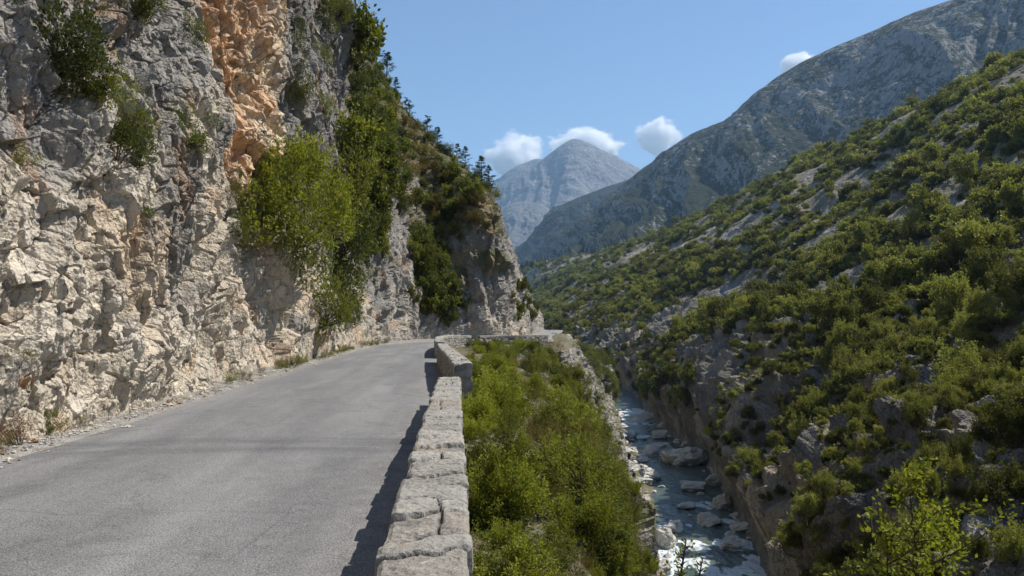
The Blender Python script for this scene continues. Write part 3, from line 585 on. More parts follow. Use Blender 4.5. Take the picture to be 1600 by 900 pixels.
# ------------------------------------------------------------------ ray helper onto the built terrain
def bvh(Gs, st):
    g = Gs[::st[0], ::st[1]]; f = gridfaces(*g.shape[:2]); return BVHTree.FromPolygons([Vector(v) for v in g.reshape(-1, 3).tolist()], f.tolist())
BV = {'cliff': None, 'bank': bvh(BANK, (3, 3)),}
vv = []; ff = []; nb = 0
for g_, _, _ in patches:
    g_ = g_[::4, ::4]; vv.append(g_.reshape(-1, 3)); ff.append(gridfaces(*g_.shape[:2]) + nb); nb += len(vv[-1])
BV['cliff'] = BVHTree.FromPolygons([Vector(v) for v in np.concatenate(vv).tolist()], np.concatenate(ff).tolist()); print('bvh', time.time() - T0)
def hit(px, py, which=('cliff', 'bank', 'hill')):
    d = Vector(ray(px, py)).normalized(); best = None
    for k in which:
        if k in ('free', 'edge'): continue
        h = BV[k].ray_cast(Vector(EYE), d)
        if h[0] is not None and (best is None or h[3] < best[3]): best = (h[0], h[1], k, h[3])
    return best
def down(x, y, k='bank', z0=200):
    h = BV[k].ray_cast(Vector((x, y, z0)), Vector((0, 0, -1))); return None if h[0] is None else h[0].z

vv = []; ff = []; nb = 0
for h in hp:
    g_ = h[0][::4, ::4]; vv.append(g_.reshape(-1, 3)); ff.append(gridfaces(*g_.shape[:2]) + nb); nb += len(vv[-1])
BV['hill'] = BVHTree.FromPolygons([Vector(v) for v in np.concatenate(vv).tolist()], np.concatenate(ff).tolist())
# ------------------------------------------------------------------ boulders
def boulder_mesh(seed):
    import bmesh
    bm = bmesh.new(); bmesh.ops.create_icosphere(bm, subdivisions=5, radius=1); V = np.array([v.co[:] for v in bm.verts]); Fc = np.array([[v.index for v in f.verts] for f in bm.faces]); bm.free()
    rng = np.random.RandomState(seed)
    for _ in range(13):                                       # planes cut the ball into a block
        n = rng.normal(size=3); n /= np.linalg.norm(n); d = rng.uniform(.42, .85); over = np.maximum(V @ n - d, 0); V = V - n * over[:, None] * .97
    V = V * (1 + .10 * fbm(V + seed * 9, .8, seed, 3)[:, None]) + V * (.11 * facet(V + seed * 5, .42, seed + 3)[0] + .05 * facet(V + seed * 3, .17, seed + 4)[0])[:, None]
    V[:, 2] *= .72
    C = mixc(np.array([.40, .385, .36]), np.array([.58, .56, .52]), smooth(fbm(V + seed, .7, seed + 5, 3), -.3, .3))
    return mesh('boulder', V, Fc, [M['boulder']], C)
BM = [boulder_mesh(s_) for s_ in range(800, 809)]
rng = np.random.RandomState(5)
def boulder(x, y, z, sx, sy, sz, label, group=None, k=None, rz=None):
    o = put('boulder', BM[rng.randint(9) if k is None else k], None, (x, y, z), (rng.uniform(-.2, .2), rng.uniform(-.2, .2), rng.uniform(0, 6.3) if rz is None else rz), (sx, sy, sz)); tag(o, label, 'boulder', group); return o
def bpix(px, py, wpx, hpx, label, k=None):
    p = on_z(px, py + hpx * .35, WZ); sc = p[1] / F; boulder(p[0], p[1], WZ + hpx * sc * .18, wpx * sc * .56, wpx * sc * .5, hpx * sc * .95, label, k=k, rz=.2)
bpix(1070, 711, 74, 32, 'largest pale boulder in the middle of the river, with a long flat top', 1)
bpix(1082, 758, 46, 20, 'pale wedge boulder just downstream of the largest one in mid river', 2)
bpix(1014, 742, 42, 20, 'low pale boulder at the left bank beside the pool', 3)
bpix(1052, 820, 36, 24, 'dark rounded boulder above the white rapid', 4)
bpix(1072, 788, 36, 13, 'low flat boulder with a pale top in the middle channel', 5)
bpix(1036, 838, 50, 40, 'large pale slab boulder at the left edge of the white rapid', 6)
bpix(1030, 886, 46, 30, 'pale rounded boulder at the very bottom of the river view', 0)
bpix(1100, 672, 40, 16, 'grey boulder against the right bank, upstream of the largest one', 7)
bpix(1020, 702, 62, 20, 'long pale boulder reaching out from the left bank', 8)
bpix(1030, 678, 28, 18, 'small pointed boulder in midstream below the upper rapid', 2)
bpix(1108, 812, 44, 20, 'flat wet rock in the rapid near the right bank', 3)
bpix(1140, 845, 46, 22, 'dark wet boulder at the foot of the right rock wall', 4)
bpix(1120, 745, 46, 34, 'tall shaded boulder against the right rock wall', 5)
bpix(1128, 782, 30, 30, 'shaded boulder leaning on the right rock wall', 1)
bpix(1000, 654, 60, 12, 'flat pale ledge rock beside the upper rapid', 8)
for i in range(190):
    y = 57 + 115 * rng.rand() ** 1.1; sd = -1 if rng.rand() < .80 else 1; e = hw(y) * rng.uniform(.80, 1.75 if sd < 0 else 1.2)
    x = xc(y) + sd * e; r = np.clip(rng.lognormal(-.42, .5), .25, 1.9) * (1 if sd < 0 else .9)
    gz = down(x, y, 'bank', 50) if sd < 0 else None; gz = WZ if gz is None else gz; gz = max(WZ, gz) if gz < WZ + 5 else WZ
    sz = 'large' if r > 1 else 'small' if r < .55 else 'middling'; boulder(x, y, gz + .1 * r + (.4 * max(0, e - hw(y)) if sd > 0 else 0), r, r * rng.uniform(.7, 1.1), r * rng.uniform(.5, .85), sz + (' pale angular boulder in the heap along the left bank' if sd < 0 else ' shaded boulder along the foot of the right bank') + (', nearest stretch' if y < 85 else ', middle stretch' if y < 120 else ', far stretch'), sz + (' boulders along the left bank' if sd < 0 else ' boulders along the right bank') + (' near' if y < 85 else ' middle' if y < 120 else ' far'))
for i in range(26):
    y = 60 + 110 * rng.rand(); x = xc(y) + hw(y) * rng.uniform(-.8, .8); r = rng.uniform(.3, .8)
    boulder(x, y, WZ + .05, r, r * .8, r * .6, 'small rock breaking the surface of the rapids', 'small rocks standing in the stream')
print('river', time.time() - T0)

# ------------------------------------------------------------------ plants
def leaf_quads(c, d, L, wd, rng):
    n = len(c); d = d / np.maximum(np.linalg.norm(d, axis=1, keepdims=True), 1e-6); r = rng.normal(size=(n, 3)); s = np.cross(d, r); s /= np.maximum(np.linalg.norm(s, axis=1, keepdims=True), 1e-6); up = np.cross(s, d)
    L = (L * rng.uniform(.6, 1.3, n))[:, None]; m = c + d * L * .45 + up * L * .10
    V = np.stack([c, m + s * L * wd, c + d * L, m - s * L * wd], 1).reshape(-1, 3); return V, np.arange(n * 4).reshape(n, 4)
def tubes(segs, sides=4):
    """segs: (points (k,3), radii (k))"""
    V = []; Fc = []; b = 0
    for pts, rad in segs:
        pts = np.array(pts); k = len(pts); tg = np.gradient(pts, axis=0); tg /= np.linalg.norm(tg, axis=1, keepdims=True) + 1e-9
        a = np.cross(tg, [.31, .87, .1]); a /= np.linalg.norm(a, axis=1, keepdims=True) + 1e-9; c = np.cross(tg, a)
        for j in range(k):
            for q in range(sides): an = 2 * math.pi * q / sides; V.append(pts[j] + (a[j] * math.cos(an) + c[j] * math.sin(an)) * rad[j])
        for j in range(k - 1):
            for q in range(sides): Fc.append((b + j * sides + q, b + j * sides + (q + 1) % sides, b + (j + 1) * sides + (q + 1) % sides, b + (j + 1) * sides + q))
        b += k * sides
    return np.array(V), np.array(Fc)
def limb(a, b, r0, r1, rng, k=5, bend=.12, sag=0):
    a = np.array(a, float); b = np.array(b, float); t = np.linspace(0, 1, k)[:, None]; L = np.linalg.norm(b - a)
    p = a + (b - a) * t + np.sin(t * math.pi) * rng.normal(size=3) * bend * L; p[:, 2] += -sag * L * np.sin(t[:, 0] * math.pi); return p, np.linspace(r0, r1, k)
def shrub(seed, n=2500, rad=(1, 1, 1), leaf=.09, clumps=26, wd=.27, hollow=.35, upc=.35, base=0.0, csize=.26, stemr=.02, mleaf='leaf_bush', mst='twig', trunk=0., shoots=0., low=-.55):
    """unit shrub or small tree standing on z = 0; returns the foliage mesh and the stem mesh"""
    rng = np.random.RandomState(seed); rad = np.array(rad); cs = []
    while len(cs) < clumps:
        v = rng.normal(size=3); v /= np.linalg.norm(v); r = rng.uniform(hollow, 1) ** .6
        if v[2] < low: continue
        cs.append(v * r * rng.uniform(.78, 1.08))
    cs = np.array(cs); cen = cs * rad + np.array([0, 0, rad[2] * .95 + base]); szs = csize * rng.uniform(.55, 1.45, clumps) * rad.mean()
    wts = szs ** 2; k = rng.choice(clumps, n, p=wts / wts.sum()); g = rng.normal(size=(n, 3)); g /= np.linalg.norm(g, axis=1, keepdims=True); rr = rng.uniform(.25, 1, n) ** .55
    P = cen[k] + g * (rr * szs[k])[:, None] * np.array([1, 1, .72]) * 1.15
    d = g * .7 + (cen[k] - np.array([0, 0, rad[2] * .5])) / rad.mean() * .35 + np.array([0, 0, upc]) + rng.normal(size=(n, 3)) * .55
    if shoots > 0:                                            # upright twigs that break the outline
        ns = int(n * shoots); k2 = rng.choice(clumps, ns // 14 + 1); dirs = cs[k2] * .6 + rng.normal(size=(len(k2), 3)) * .3 + [0, 0, .8]; dirs /= np.linalg.norm(dirs, axis=1, keepdims=True)
        j = rng.randint(len(k2), size=ns); P2 = cen[k2[j]] + dirs[j] * (szs[k2[j]] * rng.uniform(.6, 2.1, ns))[:, None] + rng.normal(size=(ns, 3)) * leaf * .5
        P = np.concatenate([P, P2]); d = np.concatenate([d, dirs[j] * .5 + rng.normal(size=(ns, 3)) * .6]); 
    if low > -.6: P[:, 2] = np.maximum(P[:, 2], .02)
    V, Fc = leaf_quads(P, d, leaf, wd, rng)
    sh = rng.rand(clumps); v = np.clip(np.concatenate([sh[k] * .5, np.full(len(P) - n, .6)]) + rng.rand(len(P)) * .5, 0, 1)
    fol = mesh('foliage', V, Fc, [M[mleaf]], fattr=v)
    segs = []; top = np.array([0, 0, trunk + .001 + (.45 * rad[2] if low < -.8 else 0)])
    if trunk > 0: segs.append(limb((0, 0, -.25 * rad[2]), (rng.normal() * .05, rng.normal() * .05, trunk + rad[2] * .5), stemr * 2.2, stemr * 1.2, rng, 6, .04)); top = segs[-1][0][-3]
    for c in cen[:min(clumps, 22)]: segs.append(limb(top if trunk > 0 or low < -.8 else (rng.normal() * .06, rng.normal() * .06, -.12), c, stemr * (.75 if trunk > 0 else 1), stemr * .25, rng, 5, .08))
    SV, SF = tubes(segs); st_ = mesh('stem', SV, SF, [M[mst]]); return fol, st_
def pine(seed, H=4.5, leaf=.16, n=2600):
    rng = np.random.RandomState(seed); segs = [limb((0, 0, -.3), (rng.normal() * .15, rng.normal() * .15, H), .11, .02, rng, 8, .02)]; P = []; d = []
    tr = segs[0][0]
    for i in range(34):
        h = rng.uniform(.18, .97); a = rng.uniform(0, 6.3); Lb = (1 - h) * H * .38 + .25; Lb *= rng.uniform(.6, 1.15); b = np.array([np.interp(h, np.linspace(0, 1, 8), tr[:, q]) for q in range(3)]); e = b + np.array([math.cos(a) * Lb, math.sin(a) * Lb, Lb * rng.uniform(-.05, .4)])
        s_ = limb(b, e, .03, .008, rng, 5, .05); segs.append(s_)
        m_ = n // 34; t = rng.uniform(.3, 1.05, m_)[:, None]; P.append(b + (e - b) * t + rng.normal(size=(m_, 3)) * np.array([.13, .13, .07]) * (.6 + Lb * .45)); d.append((e - b) / Lb + np.array([0, 0, .8]) + rng.normal(size=(m_, 3)) * .6)
    P = np.concatenate(P); d = np.concatenate(d); V, Fc = leaf_quads(P, d, leaf, .16, rng); SV, SF = tubes(segs, 5)
    return mesh('crown', V, Fc, [M['needle']], fattr=rng.rand(len(P))), mesh('trunk', SV, SF, [M['bark']])
NEAR = [shrub(900 + i, 5200, (1, 1, .8), .075, 30, .30, .3, .5, csize=.26, mleaf='leaf_near', shoots=.3, stemr=.014, low=-.9) for i in range(4)]
DRY = [shrub(910 + i, 2200, (1, 1, .75), .06, 26, .13, .2, .8, csize=.33, mleaf='leaf_dry', shoots=.8, stemr=.012) for i in range(2)]
BUSH = [shrub(920 + i, 3800, (1, 1, .95), .085, 30, .27, .35, .35, mleaf='leaf_bush', shoots=.3, low=-.9) for i in range(5)]
DARK = [shrub(930 + i, 3600, (1, 1, 1.0), .085, 28, .27, .35, .35, mleaf='leaf_dark', shoots=.25, low=-.9) for i in range(4)]
SPRS = [shrub(940 + i, 1500, (1, 1, .9), .075, 24, .26, .2, .4, csize=.30, mleaf='leaf_bush', shoots=.7, stemr=.015, low=-.9) for i in range(3)]
TREE = [shrub(950 + i, 1700, (1.15, 1.15, 1.15), .20, 22, .30, .35, .4, base=.45, csize=.29, mleaf='leaf_tree', mst='bark', trunk=.8, stemr=.035, shoots=.25) for i in range(6)]
FBU = [shrub(1400 + i, 900, (1, 1, .95), .22, 20, .30, .3, .35, csize=.3, mleaf='leaf_bush', shoots=.35, low=-.8) for i in range(4)]
FDA = [shrub(1410 + i, 900, (1, 1, 1), .22, 20, .28, .3, .35, csize=.3, mleaf='leaf_dark', shoots=.3, low=-.8) for i in range(3)]
FDR = [shrub(1420 + i, 700, (1, 1, .75), .2, 18, .2, .3, .5, csize=.3, mleaf='leaf_dry', shoots=.5, low=-.6) for i in range(2)]
TREN = [shrub(970 + i, 3600, (1.15, 1.15, 1.1), .115, 26, .30, .3, .4, base=.35, csize=.29, mleaf='leaf_tree', mst='bark', trunk=.6, stemr=.03, shoots=.35) for i in range(5)]
PINE = [pine(960 + i) for i in range(3)]
print('protos', time.time() - T0)
rs = np.random.RandomState(77)
def plant(kind, set_, p, scl, label, cat_, group=None, parts=('foliage', 'stem'), lean=0., rz=None, tilt=None):
    fo, st_ = set_[rs.randint(len(set_))]; e = put(kind, None, None, p, tilt or (rs.uniform(-.08, .08) + lean, rs.uniform(-.08, .08), rs.uniform(0, 6.3) if rz is None else rz), scl)
    e.empty_display_size = .1; put(parts[0], fo, e); put(parts[1], st_, e); tag(e, label, cat_, group); return e

# shrubs rooted on the cliff: (pixel x, y, width in px, height factor, set, label)
def cliffplant(px, py, wpx, hz, set_, label, kind='bush', cat_='bush', group=None, parts=('foliage', 'stem'), sink=.2, which=('cliff',)):
    h = hit(px, py, which)
    if h is None: return None
    depth = project(np.array(h[0]))[2]; r = .5 * wpx * depth / F; n = h[1]
    if n.dot(Vector(EYE) - h[0]) < 0: n = -n
    p = h[0] + n * (r * .12) - Vector((0, 0, r * .95 * hz)); sc = (r * .95, r * .95, r * hz)
    return plant(kind, set_, p, sc, label, cat_, group, parts)
for a in [(78, 55, 150, 1.1, DARK, 'dull green bush on the grey rock at the top left corner'),
          (130, 122, 110, .9, BUSH, 'yellowish bush just below the one in the top left corner of the cliff'),
          (200, 175, 110, 1.4, SPRS, 'thin green bush hanging on the left cliff, above its dark lower half'),
          (182, 235, 110, 1.0, DARK, 'dark bush hanging on the left cliff under a thin green one'),
          (295, 200, 92, 1.1, DARK, 'rounded dark bush on the right edge of the nearest buttress'),
          (36, 246, 70, .8, SPRS, 'small straggly bush at the left picture edge on the cliff'),
          (224, 332, 26, .8, DARK, 'tiny tuft of green growing alone in the middle of the near cliff'),
          (215, 4, 80, .8, BUSH, 'bush at the top of the picture above the near buttress'),
          (300, 50, 60, 1.2, SPRS, 'thin bush at the left border of the orange rock'),
          (350, 300, 50, 1.8, DRY, 'brownish dry bush at the left of the big yellow-green bush'),
          (370, 350, 50, 1.4, SPRS, 'straggly growth under the left side of the big yellow-green bush'),
          (400, 290, 175, 1.15, NEAR, 'big yellow-green bush spilling over the cliff below the orange rock'),
          (455, 262, 130, 1.0, NEAR, 'right upper half of the thicket below the orange rock, yellow-green'),
          (440, 365, 140, 1.3, BUSH, 'green bush hanging below the big yellow-green thicket'),
          (490, 325, 120, 1.2, NEAR, 'bright bush in the middle of the thicket on the cliff'),
          (530, 290, 100, 1.4, BUSH, 'greyish green tree-like bush on the right of the thicket'),
          (530, 370, 115, 1.4, DARK, 'dark green bush in the shaded right half of the thicket'),
          (532, 445, 95, 1.3, DARK, 'dark bush low on the cliff above the road verge'),
          (505, 480, 80, 1.5, BUSH, 'green bush trailing down to the road below the thicket'),
          (545, 490, 40, 1.3, DARK, 'narrow dark bush next to the pale rock near the road'),
          (490, 530, 40, 1.4, DRY, 'dry brownish bush low on the cliff near the verge'),
          (513, 555, 26, 1.2, SPRS, 'small weedy bush at the foot of the cliff'),
          (462, 60, 50, 1.8, SPRS, 'sparse bush hanging high on the grey buttress beside the orange rock'),
          (470, 130, 60, 1.6, SPRS, 'sparse bush halfway down the grey buttress beside the orange rock'),
          (500, 90, 50, 1.4, SPRS, 'sparse greenery in the middle of the grey buttress'),
          (510, 25, 70, 1.0, BUSH, 'bush crowning the top of the grey buttress'),
          (532, 15, 40, 1.2, DARK, 'dark bush overhanging the right rim of the grey buttress'),
          (505, 165, 40, 1.2, SPRS, 'little orange-tinged bush low on the grey buttress'),
          (30, 556, 56, .7, DRY, 'dry brown bush tucked in a hollow low on the near cliff')]:
    cliffplant(*a)
print('cliff plants', time.time() - T0)
def scatter_px(n, box, cond, wlo, whi, hz, sets, labels, cat_, group, kind='bush', which=('cliff',), parts=('foliage', 'stem'), mind=0.):
    """shrubs on rock inside a stretch of the slope; sizes in metres, so the far ones look smaller"""
    k = 0; tries = 0; made = []
    while k < n and tries < n * 30:
        tries += 1; px = rs.uniform(box[0], box[2]); py = rs.uniform(box[1], box[3])
        if not cond(px, py): continue
        if any((px - a) ** 2 + (py - b) ** 2 < mind ** 2 for a, b in made): continue
        h = hit(px, py, which)
        if h is None: continue
        if 'free' in which and h[3] < 140: continue
        made.append((px, py)); r = rs.uniform(wlo, whi)
        if 'edge' in which: r = min(.6, h[3] * rs.uniform(.008, .0165))
        if which[0] == 'bank' and 'free' not in which and 'edge' not in which:
            r = fits(h[0].x, h[0].y, h[0].z - .35 * r, r, hz, LIM2)
            if r is None: continue
        n_ = h[1]
        if n_.dot(Vector(EYE) - h[0]) < 0: n_ = -n_
        p = h[0] + n_ * r * .15 - Vector((0, 0, r * .35)); i = rs.randint(len(sets))
        lb = labels[i] if isinstance(labels, (list, tuple)) else labels
        fy = (py - box[1]) / (box[3] - box[1]); lb = ('large ' if r > wlo + .66 * (whi - wlo) else 'small ' if r < wlo + .33 * (whi - wlo) else '') + lb + (', upper part' if fy < .35 else ', lower part' if fy > .7 else ', middle part')
        group_ = group + ', ' + lb.split(', ')[-1]
        plant(kind, sets[i], p, (r, r, r * hz * rs.uniform(.85, 1.2)), lb, cat_, group_, parts); k += 1
def line(pts):
    xs, ys = zip(*pts); return lambda x: np.interp(x, xs, ys)
sky_l = line([(545, 40), (560, 60), (600, 110), (620, 140), (650, 200), (700, 262), (740, 300), (770, 330), (800, 420)])
scatter_px(44, (548, 50, 606, 330), lambda x, y: y > sky_l(x) - 5, .6, 1.15, 1.15, [FBU, FDA], ['yellow-green bush in the leafy gully behind the grey buttress', 'dark green bush in the leafy gully behind the grey buttress'], 'bush', 'bushes in the gully behind the grey buttress', mind=10)
scatter_px(14, (545, 250, 600, 330), lambda x, y: True, .8, 1.3, 1.2, [FBU, FDA], ['yellow-green bush at the lower end of the leafy gully', 'dark green bush at the lower end of the leafy gully'], 'bush', 'bushes at the lower end of the gully', mind=8)
scatter_px(64, (596, 110, 780, 330), lambda x, y: y > sky_l(x) + 4 and y < sky_l(x) + 190, .4, .85, 1.1, [FBU, FDA, FDR], ['green bush scattered over the steep slope under the pines', 'dark bush scattered over the steep slope under the pines', 'dry low bush scattered over the steep slope under the pines'], 'bush', 'bushes on the steep slope under the pines', mind=9)
scatter_px(28, (640, 300, 790, 470), lambda x, y: y > sky_l(x) + 10 and y < 330 + (790 - x) * 1.0, .3, .7, 1.1, [FBU, FDA, FDR], ['green bush on the ledges of the far rock buttress', 'dark bush on the ledges of the far rock buttress', 'dry bush on the ledges of the far rock buttress'], 'bush', 'bushes on the far buttress ledges', mind=9)
scatter_px(24, (640, 380, 735, 505), lambda x, y: abs(x - (660 + (y - 380) * .28)) < 26, .5, 1.0, 1.1, [FBU, FDA], ['yellow-green bush in the strip of green between the two far buttresses', 'dark bush in the strip of green between the two far buttresses'], 'bush', 'bushes in the strip between the far buttresses', mind=7)
scatter_px(8, (560, 320, 620, 400), lambda x, y: x < 600, .5, .9, 1.1, [FBU], 'bush on the shoulder of the pale rock beside the bend', 'bush', 'bushes on the shoulder of the pale rock', mind=10)
scatter_px(14, (800, 440, 850, 520), lambda x, y: True, .3, .65, 1.1, [FBU, FDA], ['green bush beyond the nose of the far buttress', 'dark bush beyond the nose of the far buttress'], 'bush', 'bushes beyond the nose of the far buttress', which=('cliff', 'bank'), mind=7)
# pines on the skyline of the left slope: found by looking down the column until the slope is met
def skyline(px, y0=-40, y1=480):
    for py in np.arange(y0, y1, 3):
        h = hit(px, py, ('cliff',))
        if h: return h[0], py
    return None
pl = ['tallest dark pine on the skyline of the left slope, leaning over the sky', 'dark pine just left of the tallest skyline pine', 'dark pine just right of the tallest skyline pine']
for i, (px, sc) in enumerate([(603, 1.25), (588, .9), (617, .7), (566, 1.0), (640, .6), (652, .55), (668, .65), (683, .55), (697, .6), (712, .55), (726, .6), (741, .6), (752, .65), (764, .6), (675, .5), (635, .5), (577, .9)]):
    s_ = skyline(px)
    if s_ is None: continue
    P_ = s_[0]; set_ = PINE if i % 3 != 2 or i < 3 else DARK
    if set_ is PINE: plant('pine_tree', PINE, P_ - Vector((0, 0, .3)), sc, pl[i] if i < 3 else 'small dark pine on the descending skyline of the left slope', 'pine tree', None if i < 3 else 'small pines on the left skyline', ('crown', 'trunk'))
    else: plant('bush', DARK, P_ - Vector((0, 0, .4)), .9 * sc + .3, 'dark bush between the pines on the left skyline', 'bush', 'dark bushes between the skyline pines')
    plant('bush', [DARK, BUSH][i % 2], P_ - Vector((rs.uniform(-1, 1), 0, 1.0)), .8, ['dark', 'green'][i % 2] + ' bush at the feet of the skyline pines', 'bush', 'bushes at the feet of the skyline pines')
print('cliff scatter', time.time() - T0)

# green bank below the parapet
LIM = line([(690, 556), (730, 548), (760, 534), (846, 546), (866, 590), (890, 640), (903, 690), (915, 760), (938, 840), (965, 910), (1000, 1000)])
LIM2 = line([(780, 527), (846, 532), (880, 566), (935, 636), (968, 672), (985, 740), (1003, 820), (1022, 900), (1060, 1000)])
def fits(x, y, z, r, hz, LIM=LIM):
    for f in (1, .85, .7, .55, .42, .32, .24):
        q = [project(np.array([x + dx * r * f * 1.1, y, z + h * r * f * hz])) for dx, h in ((0, 2.2), (1.35, 1.2), (-1.1, 1.1), (1.0, 1.9))]
        if all(b > LIM(a) for a, b, _ in q): return r * f
    return None
def bankplant(x, y, r, set_, label, group, hz=1., kind='shrub', dz=.15):
    z = down(x, y)
    if z is None: return
    r = fits(x, y, z, r, hz)
    if r: plant(kind, set_, (x, y, z - dz * r), (r, r, r * hz), label, 'bush', group)
for i in range(112):
    y = 3.2 + 44 * rs.rand() ** 1.5; edge = np.interp(y, [0, 10, 14, 19, 25, 33, 42, 49], [1.75, 2.0, 2.7, 3.8, 5.1, 5.9, 6.3, 6.6]); x = .35 + rs.rand() ** 1.1 * (edge - .25); fr = x / edge
    gr = noise(np.array([[x, y, 0]]), 3.2, 1002)[0]
    st_ = DRY if (gr > .34 or (.42 < fr < .72 and rs.rand() < .62)) else NEAR if rs.rand() < .8 else BUSH
    r = np.clip(rs.lognormal(-.98, .38), .16, .68) * (1 + .035 * y) * (.7 if st_ is DRY else 1)
    top_ok = -.15 if x < 1.2 else .3
    z = down(x, y); hz = rs.uniform(.75, 1.6)
    if z is not None and z + 1.75 * r * hz > (.30 + .012 * y if x < 1.5 else .8): r = max(.25, ((.30 + .012 * y if x < 1.5 else .8) - z) / 1.75 / hz)
    szn = 'large ' if r > .75 else 'small ' if r < .4 else ''; nm = szn + {id(DRY): 'dry brown shrub', id(NEAR): 'bright yellow-green leafy shrub', id(BUSH): 'mid-green shrub'}[id(st_)]
    zone = 'near the photographer' if y < 7 else 'beside the foreground parapet' if y < 14 else 'on the bank beside the bend' if y < 30 else 'at the far end of the bank'
    bankplant(x, y, r, st_, nm + ' on the green bank ' + zone, 'shrubs ' + zone, hz)
for i in range(30):
    y = 3.0 + 30 * rs.rand() ** 1.4
    bankplant(rs.uniform(.16, .5), y, rs.uniform(.16, .26) * (1 + .03 * y), NEAR if rs.rand() < .7 else BUSH, 'low leafy shrub pressed against the outer face of the ' + ('foreground parapet' if y < 15 else 'second parapet block'), 'low shrubs against the ' + ('foreground parapet' if y < 15 else 'second parapet block'), .9, dz=.4)
scatter_px(14, (735, 536, 846, 556), lambda x, y: y > 538, .35, .6, .8, [NEAR, BUSH], ['bright shrub at the far end of the bank, below the far parapet', 'green shrub at the far end of the bank, below the far parapet'], 'bush', 'shrubs below the far parapet', which=('bank',), kind='shrub', mind=4)
scatter_px(24, (790, 530, 905, 610), lambda x, y: y > 534 and y > 534 + (x - 846) * 1.0 and y < 590 + (x - 846) * .6, .4, .8, .9, [NEAR, BUSH], ['bright shrub on the shoulder of the bank right of the far parapet', 'green shrub on the shoulder of the bank right of the far parapet'], 'bush', 'shrubs on the shoulder of the bank', which=('bank',), kind='shrub', mind=4)
# leafier shrubs along the bank's outer edge
for i, (px, py, wpx, lb) in enumerate([(835, 590, 80, 'tall leafy shrub halfway along the bank edge'), (872, 640, 80, 'leafy shrub leaning out over the gorge from the bank edge'), (905, 690, 80, 'leafy shrub below the bank edge, above the river boulders'), (790, 560, 70, 'leafy shrub near the far end of the bank'),
                                       (835, 558, 60, 'leafy shrub on the far shoulder of the bank'), (930, 710, 70, 'shrub hanging lowest over the gorge beside the river'), (850, 690, 60, 'sunlit small shrub between the two rock ledges'), (775, 590, 66, 'bushy shrub in the middle of the bank'), (955, 760, 60, 'small shrub on the rock face above the left river bank')]):
    h = hit(px, py, ('bank',))
    if h is None: continue
    r = .5 * wpx * h[3] / F; r = fits(h[0].x, h[0].y, h[0].z - .4 * r, r, 1)
    if r: plant('shrub', NEAR if i % 3 else BUSH, h[0] - Vector((0, 0, .4 * r)), r, lb, 'bush')
# shrubs clinging to the steep gorge side under the bank
scatter_px(74, (850, 545, 1010, 900), lambda x, y: y > 548 + (x - 850) * .95 and x < 948 + (y - 560) * .2 and x > 850 + (y - 545) * .18, .45, 1.15, 1.0, [NEAR, BUSH, DRY], ['green shrub clinging to the steep gorge side left of the river', 'darker shrub clinging to the steep gorge side left of the river', 'dry shrub clinging to the steep gorge side left of the river'], 'bush', 'shrubs on the gorge side left of the river', which=('bank',), mind=9, kind='shrub')
scatter_px(40, (930, 640, 1012, 900), lambda x, y: x < 962 + (y - 640) * .2, .35, .8, 1.0, [BUSH, DARK, SPRS], ['green bush low on the rocks just above the left river bank', 'dark bush low on the rocks just above the left river bank', 'sparse bush low on the rocks above the left river bank'], 'bush', 'bushes above the left river bank', which=('bank', ), mind=8, kind='shrub')
scatter_px(52, (862, 535, 965, 628), lambda x, y: y < 560 + (x - 862) * .72 and y > 535, .9, 1.7, 1.1, [DARK, BUSH], ['dark rounded tree on the spur where the river disappears', 'green rounded tree on the spur where the river disappears'], 'tree', 'trees on the spur at the river bend', kind='small_tree', which=('bank', 'cliff', 'free'), parts=('crown', 'trunk'), mind=8)
scatter_px(22, (950, 560, 1075, 640), lambda x, y: y < 600 + (x - 950) * .35, .8, 1.5, 1.1, [FBU, FDA], ['green shrub on the right bank just above the first rapid', 'dark shrub on the right bank just above the first rapid'], 'bush', 'shrubs above the first rapid', kind='shrub', which=('hill',), mind=6)
edge_l = line([(540, 858), (590, 898), (650, 938), (720, 964), (790, 984), (880, 1000), (910, 1006)])
scatter_px(48, (850, 545, 1030, 900), lambda x, y: abs(x + 12 - edge_l(y)) < 16, .1, .5, 1.0, [NEAR, BUSH, DRY], ['bright bush rooted along the rocky rim of the gorge', 'green bush rooted along the rocky rim of the gorge', 'dry bush rooted along the rocky rim of the gorge'], 'bush', 'bushes along the rim of the gorge', which=('bank', 'edge'), mind=11)
